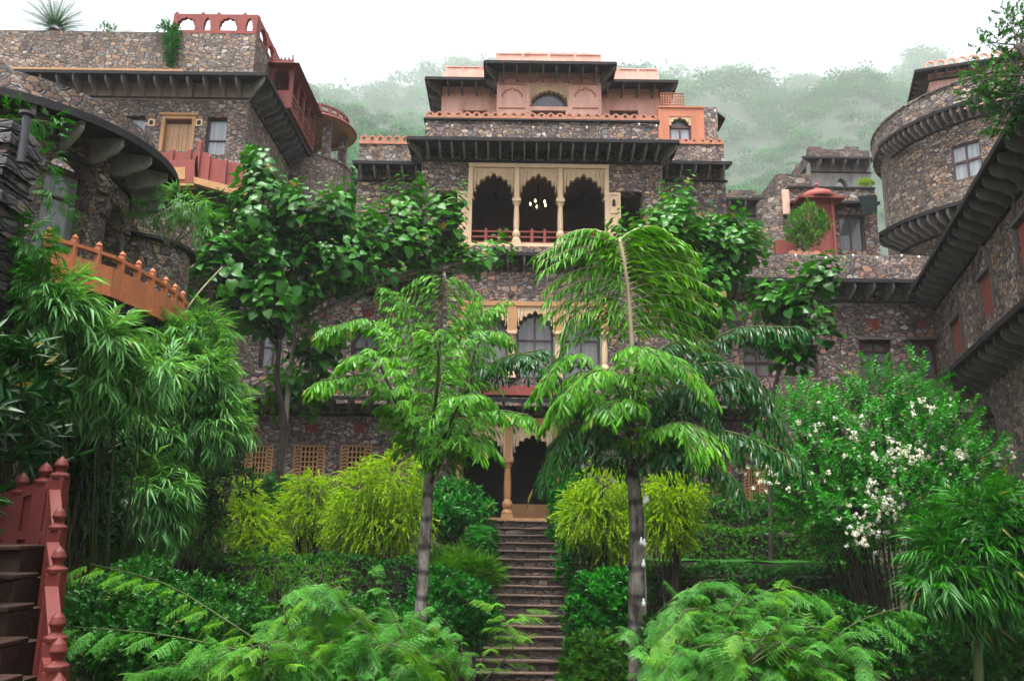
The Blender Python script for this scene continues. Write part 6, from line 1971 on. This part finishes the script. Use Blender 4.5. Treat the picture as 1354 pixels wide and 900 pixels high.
plant('bush', 'dense green bush on the right side of the stairs below the golden shrub', 'bush', gpt(795, 880, 17.2), [(795, 790, 40, 34, 17.2), (780, 820, 30, 30, 17), (820, 800, 28, 40, 17.3)], 'rosette', 1400, 'l_shrub', (.9, 1.35), (.9, .3, .5), .5, stems=3, crown='foliage', trunk_name='stems')
plant('bush', 'lighter round leaved bush low on the right side of the stairs', 'bush', gpt(790, 960, 15.4), [(785, 870, 38, 30, 15.4), (800, 905, 44, 30, 15.2), (760, 905, 20, 24, 15.2)], 'rosette', 1100, 'l_hedge2', (1.0, 1.5), (.9, .4, .5), .4, stems=3, crown='foliage', trunk_name='stems')
plant('shrub', 'dark shrub beside the porch opening, under the right palm fronds', 'shrub', gpt(760, 720, 21.6), [(752, 650, 26, 30, 21.6), (745, 690, 18, 34, 21.4), (770, 740, 34, 40, 19.4)], 'rosette', 900, 'l_shrub', (.9, 1.4), (.8, .4, .5), .4, stems=3, crown='foliage', trunk_name='stems')
plant('shrub', 'grey green spiky shrub in front of the right lattice screens', 'shrub', gpt(960, 730, 21.4), [(950, 670, 34, 26, 21.4), (1000, 680, 36, 24, 21.4), (1040, 672, 30, 26, 21.4)], 'long', 420, 'l_broad', (.5, .8), (.8, .5, .5), .3, stems=3, crown='foliage', trunk_name='stems')

# ---- flowering shrub on the right
fb = [(1075, 600, 66, 70, 16.6), (1150, 580, 70, 76, 16.4), (1230, 590, 60, 70, 16.2), (1180, 660, 90, 60, 16), (1080, 660, 56, 52, 16.3), (1290, 630, 50, 50, 15.6), (1250, 680, 60, 50, 15.6), (1215, 520, 22, 40, 16.3), (1150, 520, 26, 30, 16.4), (1090, 545, 24, 26, 16.5), (1050, 545, 16, 30, 16.6), (1120, 690, 46, 40, 16)]
fs = plant('flowering_shrub', 'huge bright green shrub covered with white blossom in front of the right wing', 'shrub', gpt(1190, 830, 16.2), fb, 'shoot', 2500, 'l_flower', (.7, 1.15), (.8, .55, .45), .5, sag=.1, stems=3, stem_r=.03, crown='foliage', trunk_name='stems', kids=5)
cl = Cloud()
for (u, v, ru, rv, n) in ((1195, 600, 22, 12, 26), (1165, 662, 24, 22, 34), (1140, 705, 14, 16, 22), (1275, 598, 16, 12, 16), (1225, 536, 18, 8, 10), (1010, 628, 12, 14, 10), (1110, 575, 40, 30, 12), (1200, 640, 60, 40, 22), (1300, 640, 30, 30, 10), (1330, 600, 12, 10, 8), (1060, 620, 40, 30, 8)):
    p = np.array([P(u + RNG.normal() * ru * .75, v + RNG.normal() * rv * .75, 15.05 + RNG.random() * .45) for _ in range(int(n * 1.6))])
    n = len(p)
    cl.add(U['petals'], p, rnd(n), rnd(n), RNG.uniform(.45, .95, n))
cl.build('blossom', 'l_petal', fs)

# ---- long leafed bamboo at the right edge
bamboo('broad bladed bamboo with drooping leaf fans at the right edge', gpt(1290, 960, 11),
       [(1300, 690, 50, 40, 11), (1265, 740, 52, 42, 10.8), (1320, 740, 44, 54, 10.8), (1245, 775, 36, 32, 10.6), (1300, 785, 48, 34, 10.8), (1340, 670, 26, 34, 11)], 950, 'l_bamboo2', 'bamboobig', (.6, .95), 3,
       trunk=[P(1296, 1000, 11), P(1293, 860, 11), P(1288, 780, 11)], trunk_r=(.07, .04))
plant('bush', 'dark small leaved bush under the right bamboo', 'bush', gpt(1290, 960, 12), [(1290, 860, 70, 40, 12), (1220, 860, 60, 36, 12.4), (1340, 850, 40, 60, 12.4), (1160, 850, 60, 40, 13)], 'rosette', 1500, 'l_hedge', (.9, 1.3), (.8, .4, .5), .35, stems=3, crown='foliage', trunk_name='stems')

# ---- feathery foreground shrubs
def feathery(label, blobs, n, base, branches, size=(.15, .28), young=.12):
    bl = blobs_px(blobs)
    t = thing('feathery_shrub', label, 'shrub', base, None)
    cl, cy = Cloud(), Cloud()
    Pp, Nn = sample(bl, n, .3)
    D = nrm(.8 * Nn + np.array([0, -.2, -.05]) + .6 * rnd(n)); Uu = nrm(np.array([0, -.25, 1.0]) + .3 * rnd(n)); S = RNG.uniform(*size, n)
    y = RNG.random(n) < young
    cl.add(U['acacia'], Pp[~y], D[~y], Uu[~y], S[~y], .5); cy.add(U['acacia'], Pp[y], D[y], Uu[y], S[y], .7)
    m = M()
    b0 = Vector(base)
    for (c, r) in bl:
        for _ in range(4):
            e = Vector(c + rnd(1)[0] * r * .7); m.tube(bez(b0, b0.lerp(e, .6) + UP * .4, e, 8), list(np.linspace(.018, .005, 9)), 5)
    auto = []
    for (c, r) in bl:
        for _ in range(10):
            th_ = RNG.uniform(-1.2, 1.2)
            dv = Vector((math.sin(th_), -.25 * RNG.random(), math.cos(th_)))
            e = Vector(c) + Vector((dv.x * r[0], dv.y * r[1], dv.z * r[2])) * RNG.uniform(.6, 1.4)
            s_ = Vector(c) - Vector((dv.x * r[0] * .3, 0, r[2] * .5))
            auto.append([s_, s_.lerp(e, .55) + UP * .12 + Vector((RNG.uniform(-.08, .08), 0, 0)), e + UP * .02, e + Vector((dv.x * .2, -.05, -.10))])
    for br in list(branches) + auto:
        if isinstance(br[0], Vector): pts = smooth(br, 6); br = [(0,)]
        else: pts = smooth([P(*q) for q in br], 8)
        m.tube(pts, list(np.linspace(.007, .002, len(pts))), 5)
        k = len(pts)
        PP, DD = [], []
        for i in range(int(k * .15), k, 2 if br[0] == (0,) else 1):
            tg = (pts[min(i + 1, k - 1)] - pts[max(0, i - 1)]).normalized()
            sd = tg.cross(UP).normalized() * (1 if i % 2 else -1)
            PP.append(pts[i]); DD.append(tg * .6 + sd * random.uniform(.3, 1) - UP * random.uniform(.1, .6))
        PP, DD = np.array(PP), np.array(DD)
        (cy if len(br[0]) and random.random() < .22 else cl).add(U['acacia'], PP, DD, nrm(np.array([0, -.2, 1.0]) + .2 * rnd(len(PP))), RNG.uniform(size[0] * .75, size[1] * .85, len(PP)), .9)
    cl.build('fronds', 'l_acacia', t)
    if cy.V: cy.build('young_fronds', 'l_acaciay', t)
    m.build('branches', MAT['greenstem'], t, smooth=True)
feathery('feathery shrub sprawling along the bottom left with long reaching sprays', [(430, 850, 56, 40, 6.2), (340, 885, 80, 26, 5.8), (480, 885, 60, 36, 6), (540, 868, 38, 36, 6.6), (570, 900, 34, 24, 6.4), (250, 905, 60, 24, 5.8), (415, 810, 34, 26, 6.6)], 170, P(430, 1150, 6.4),
         [[(480, 900, 6), (330, 862, 5.8), (210, 838, 5.6), (95, 828, 5.4)], [(420, 900, 6), (300, 820, 6.2), (215, 770, 6.2), (120, 745, 6.2)], [(400, 880, 6), (375, 800, 6.1), (400, 772, 6.1), (440, 775, 6.1)], [(560, 890, 6.6), (510, 790, 6.6), (500, 752, 6.6)],
          [(600, 900, 6.4), (610, 850, 6.4), (570, 800, 6.3)], [(620, 900, 6.2), (660, 840, 6.1), (690, 805, 6)], [(640, 900, 6.2), (680, 850, 6.1), (655, 800, 6)], [(560, 890, 6.5), (470, 820, 6.3), (430, 770, 6.2)]])
feathery('feathery pale green shrub filling the bottom right of the palm trunk', [(940, 855, 60, 36, 5.8), (1030, 865, 66, 34, 5.6), (920, 890, 44, 30, 5.6), (1090, 890, 50, 30, 5.6), (980, 885, 80, 34, 5.4), (920, 805, 30, 20, 6)], 180, P(980, 1150, 5.8),
         [[(900, 900, 5.8), (905, 820, 5.9), (925, 772, 5.9), (960, 765, 5.9)], [(980, 880, 5.7), (990, 800, 5.8), (1040, 775, 5.8), (1090, 790, 5.8)], [(1000, 890, 5.6), (1020, 810, 5.7), (1030, 780, 5.7)], [(1060, 900, 5.5), (1120, 830, 5.6), (1195, 800, 5.6)], [(1090, 900, 5.5), (1130, 850, 5.4), (1160, 900, 5.3)],
          [(880, 900, 5.8), (850, 850, 5.8), (835, 830, 5.8)], [(940, 890, 5.6), (960, 820, 5.6), (1000, 770, 5.7)]])
plant('bush', 'glossy small leaved dark bush behind the feathery sprays, bottom left', 'bush', gpt(190, 1000, 8.6), [(190, 800, 90, 50, 8.6), (230, 850, 90, 60, 8.2), (150, 850, 60, 60, 8.4), (290, 830, 60, 60, 8.8)], 'small', 3600, 'l_hedge', (.7, 1.1), (.9, .4, .5), .5, stems=3, crown='foliage', trunk_name='stems')
plant('bush', 'dark bush between the two front feathery shrubs, under the left hedge', 'bush', gpt(450, 960, 13), [(450, 840, 90, 50, 13), (340, 850, 60, 40, 13), (540, 870, 50, 40, 12.6)], 'rosette', 1500, 'l_hedge', (.9, 1.3), (.9, .4, .5), .4, stems=3, crown='foliage', trunk_name='stems')

plant('bush', 'dark low bush in front of the right terrace hedge', 'bush', gpt(1000, 960, 13), [(1000, 840, 90, 40, 13), (900, 850, 60, 40, 13), (1100, 840, 60, 44, 13)], 'rosette', 1500, 'l_hedge', (.9, 1.3), (.9, .4, .5), .4, stems=3, crown='foliage', trunk_name='stems')

# ---- roof and terrace plants
cy_ = thing('cycad', 'spiky palm like cycad growing on the left roof', 'plant', P(72, 42, 27.6))
cl = Cloud(); b0 = P(72, 40, 27.6); m = M(); m.lathe([(.001, b0.z - 1), (.22, b0.z - 1), (.2, b0.z), (.001, b0.z + .1)], b0, 10); m.build('trunk', MAT['bark'], cy_)
PP, DD, UU, SS = [], [], [], []
for i in range(70):
    a = i * 2.4; o = .10 + 1.2 * (i / 70) ** .8
    d = Vector((math.sin(o) * math.cos(a), math.sin(o) * math.sin(a), math.cos(o)))
    for j in range(16):
        s = .12 + .88 * j / 15
        p = b0 + d * 1.6 * s - UP * .35 * s * s
        tt = (d - UP * .7 * s).normalized(); sv = tt.cross(UP).normalized()
        for s2 in (1, -1):
            PP.append(p); DD.append(tt * .8 + sv * s2 * .6); UU.append(UP); SS.append(.26 * (1 - .5 * s))
cl.add([leaf(1, .1, .1, .2)], np.array(PP), np.array(DD), np.array(UU), np.array(SS)); cl.build('fronds', 'l_cycad', cy_)
plant('creeper', 'small creeper hanging over the roof parapet beside the red balustrade', 'plant', P(228, 40, 26.9), [(228, 50, 10, 16, 26.85, .4), (226, 70, 8, 18, 26.85, .4), (222, 36, 12, 8, 26.9, .6)], 'small', 380, 'l_shrub', (.9, 1.5), (.8, -.2, .5), .2, crown='foliage')
plant('bush', 'faint tufts of weeds on the left roof edge', 'plant', P(142, 42, 27.3), [(142, 38, 14, 5, 27.3)], 'small', 40, 'l_shrub', (.8, 1.3), (.5, .8, .5), .2, crown='foliage')
plant('bush', 'small light green bush in a pot before the domed kiosk', 'bush', P(1066, 334, 27.6), [(1068, 290, 20, 22, 27.6), (1066, 312, 22, 18, 27.6), (1052, 300, 12, 20, 27.6), (1085, 300, 11, 16, 27.6)], 'small', 720, 'l_lime', (.9, 1.5), (.7, .7, .5), .3, stems=5, stem_r=.015, stem_mat='barkpale', crown='foliage', trunk_name='stems')
plant('bush', 'dark ferny plants on the terrace edge left of the domed kiosk', 'bush', P(995, 334, 27.2), [(985, 312, 22, 16, 27.2), (1010, 322, 16, 12, 27.2), (1000, 304, 12, 10, 27.2)], 'long', 120, 'l_shrub', (.5, .8), (.6, .7, .5), .2, stems=3, stem_r=.015, crown='foliage', trunk_name='stems')
plant('flower_pot_plant', 'yellow flowered plant on the far terrace edge beside the round tower', 'plant', P(1144, 250, 33), [(1144, 243, 10, 5, 33)], 'small', 90, 'l_gold', (.9, 1.4), (.6, .8, .5), .2, crown='foliage')
plant('planter_greenery', 'strip of green leaves on the ledge at the foot of the stone wing', 'plant', P(326, 214, 24), [(326, 208, 12, 5, 24)], 'small', 110, 'l_lime', (.8, 1.2), (.5, .9, .4), .2, crown='foliage')
tr5 = [P(1440, 420, 12.2), P(1420, 250, 12.2), P(1385, 120, 12.4), P(1345, 60, 12.8)]
plant('overhanging_tree', 'dark small leaved tree branches hanging in at the top right corner', 'tree', tr5[0], [(1335, 40, 22, 30, 13.2), (1310, 110, 30, 34, 13.2), (1335, 130, 26, 40, 13.2), (1318, 165, 18, 20, 13.2), (1350, 80, 20, 30, 13.2), (1300, 60, 10, 16, 13.2), (1285, 118, 18, 12, 13.3)], 'small', 480, 'l_broad', (.9, 1.4), (.7, .2, .6), .2, stems=2, stem_r=.015, trunk=tr5, trunk_r=(.12, .05), kids=4)
plant('bushy_tree', 'bushy green tree in the gap between the stone wing pavilion and the palace', 'tree', P(445, 330, 36), [(440, 290, 26, 40, 36), (462, 270, 14, 44, 37), (425, 320, 26, 26, 36)], 'clump', 240, 'l_shrub', (.5, .9), (.8, .4, .5), .4, stems=2, crown='foliage')

# ---- forest on the hill
cl = Cloud(); n = 0
tr = M()
PPs, NNs, SSs = [], [], []
rf = np.random.default_rng(5)
for _ in range(4200):
    y = 220 + 980 * rf.random() ** .8; x = rf.uniform(-.52, .62) * y * 1.0
    z = float(hill_z(x, y)); r = rf.uniform(.009, .018) * max(y, 450)
    k = int(130 + 24000 / y)
    d = nrm(rf.normal(size=(k, 3))); d[:, 2] = np.abs(d[:, 2]) * .9 - .1
    sub = rf.normal(size=(4, 3)) * [.4, .4, .16]
    q = sub[rf.integers(0, 4, k)]
    p = np.array([x, y, z + r * .9]) + (d * (.8 + .2 * rf.random((k, 1))) * .72 + q) * r * [1, 1, .8]
    PPs.append(p); NNs.append(d); SSs.append(np.full(k, r / 7.4) * rf.uniform(.7, 1.2, k))
PPs, NNs, SSs = np.concatenate(PPs), np.concatenate(NNs), np.concatenate(SSs)
LT = [(np.array([(-.5, -.35, 0), (.5, -.3, .12), (.45, .4, 0), (-.4, .35, .1)]) * 1.15, np.array([(0, 1, 2), (0, 2, 3)])),
      (np.array([(-.6, -.2, 0), (.3, -.4, .1), (.6, .2, 0), (-.2, .45, .14)]) * 1.0, np.array([(0, 1, 2), (0, 2, 3)]))]
cl.add(LT, PPs, nrm(np.cross(NNs, rnd(len(NNs)))), nrm(NNs + .35 * rnd(len(NNs))), SSs)
V = np.concatenate(cl.V); T = np.concatenate(cl.T)
fo = link('forest', npmesh('forest', V, T, MAT['l_forest']))
fo['label'] = 'misty scrub forest covering the hillside'; fo['category'] = 'forest'; fo['kind'] = 'stuff'

# ---- the wet air
m = M(); m.box(-1110, 1110, -60, 1310, -3.0, 780)
hm = bpy.data.materials.new('haze_air'); hm.use_nodes = True
nt = hm.node_tree; nt.nodes.clear()
o = nt.nodes.new('ShaderNodeOutputMaterial'); pv = nt.nodes.new('ShaderNodeVolumePrincipled')
pv.inputs['Color'].default_value = (.93, .96, .97, 1); pv.inputs['Density'].default_value = 0.00047; pv.inputs['Anisotropy'].default_value = 0.0
nt.links.new(pv.outputs[0], o.inputs['Volume'])
hz_ = m.build('haze', hm); hz_['kind'] = 'stuff'; hz_['label'] = 'pale mist in the air over the valley'; hz_['category'] = 'haze'
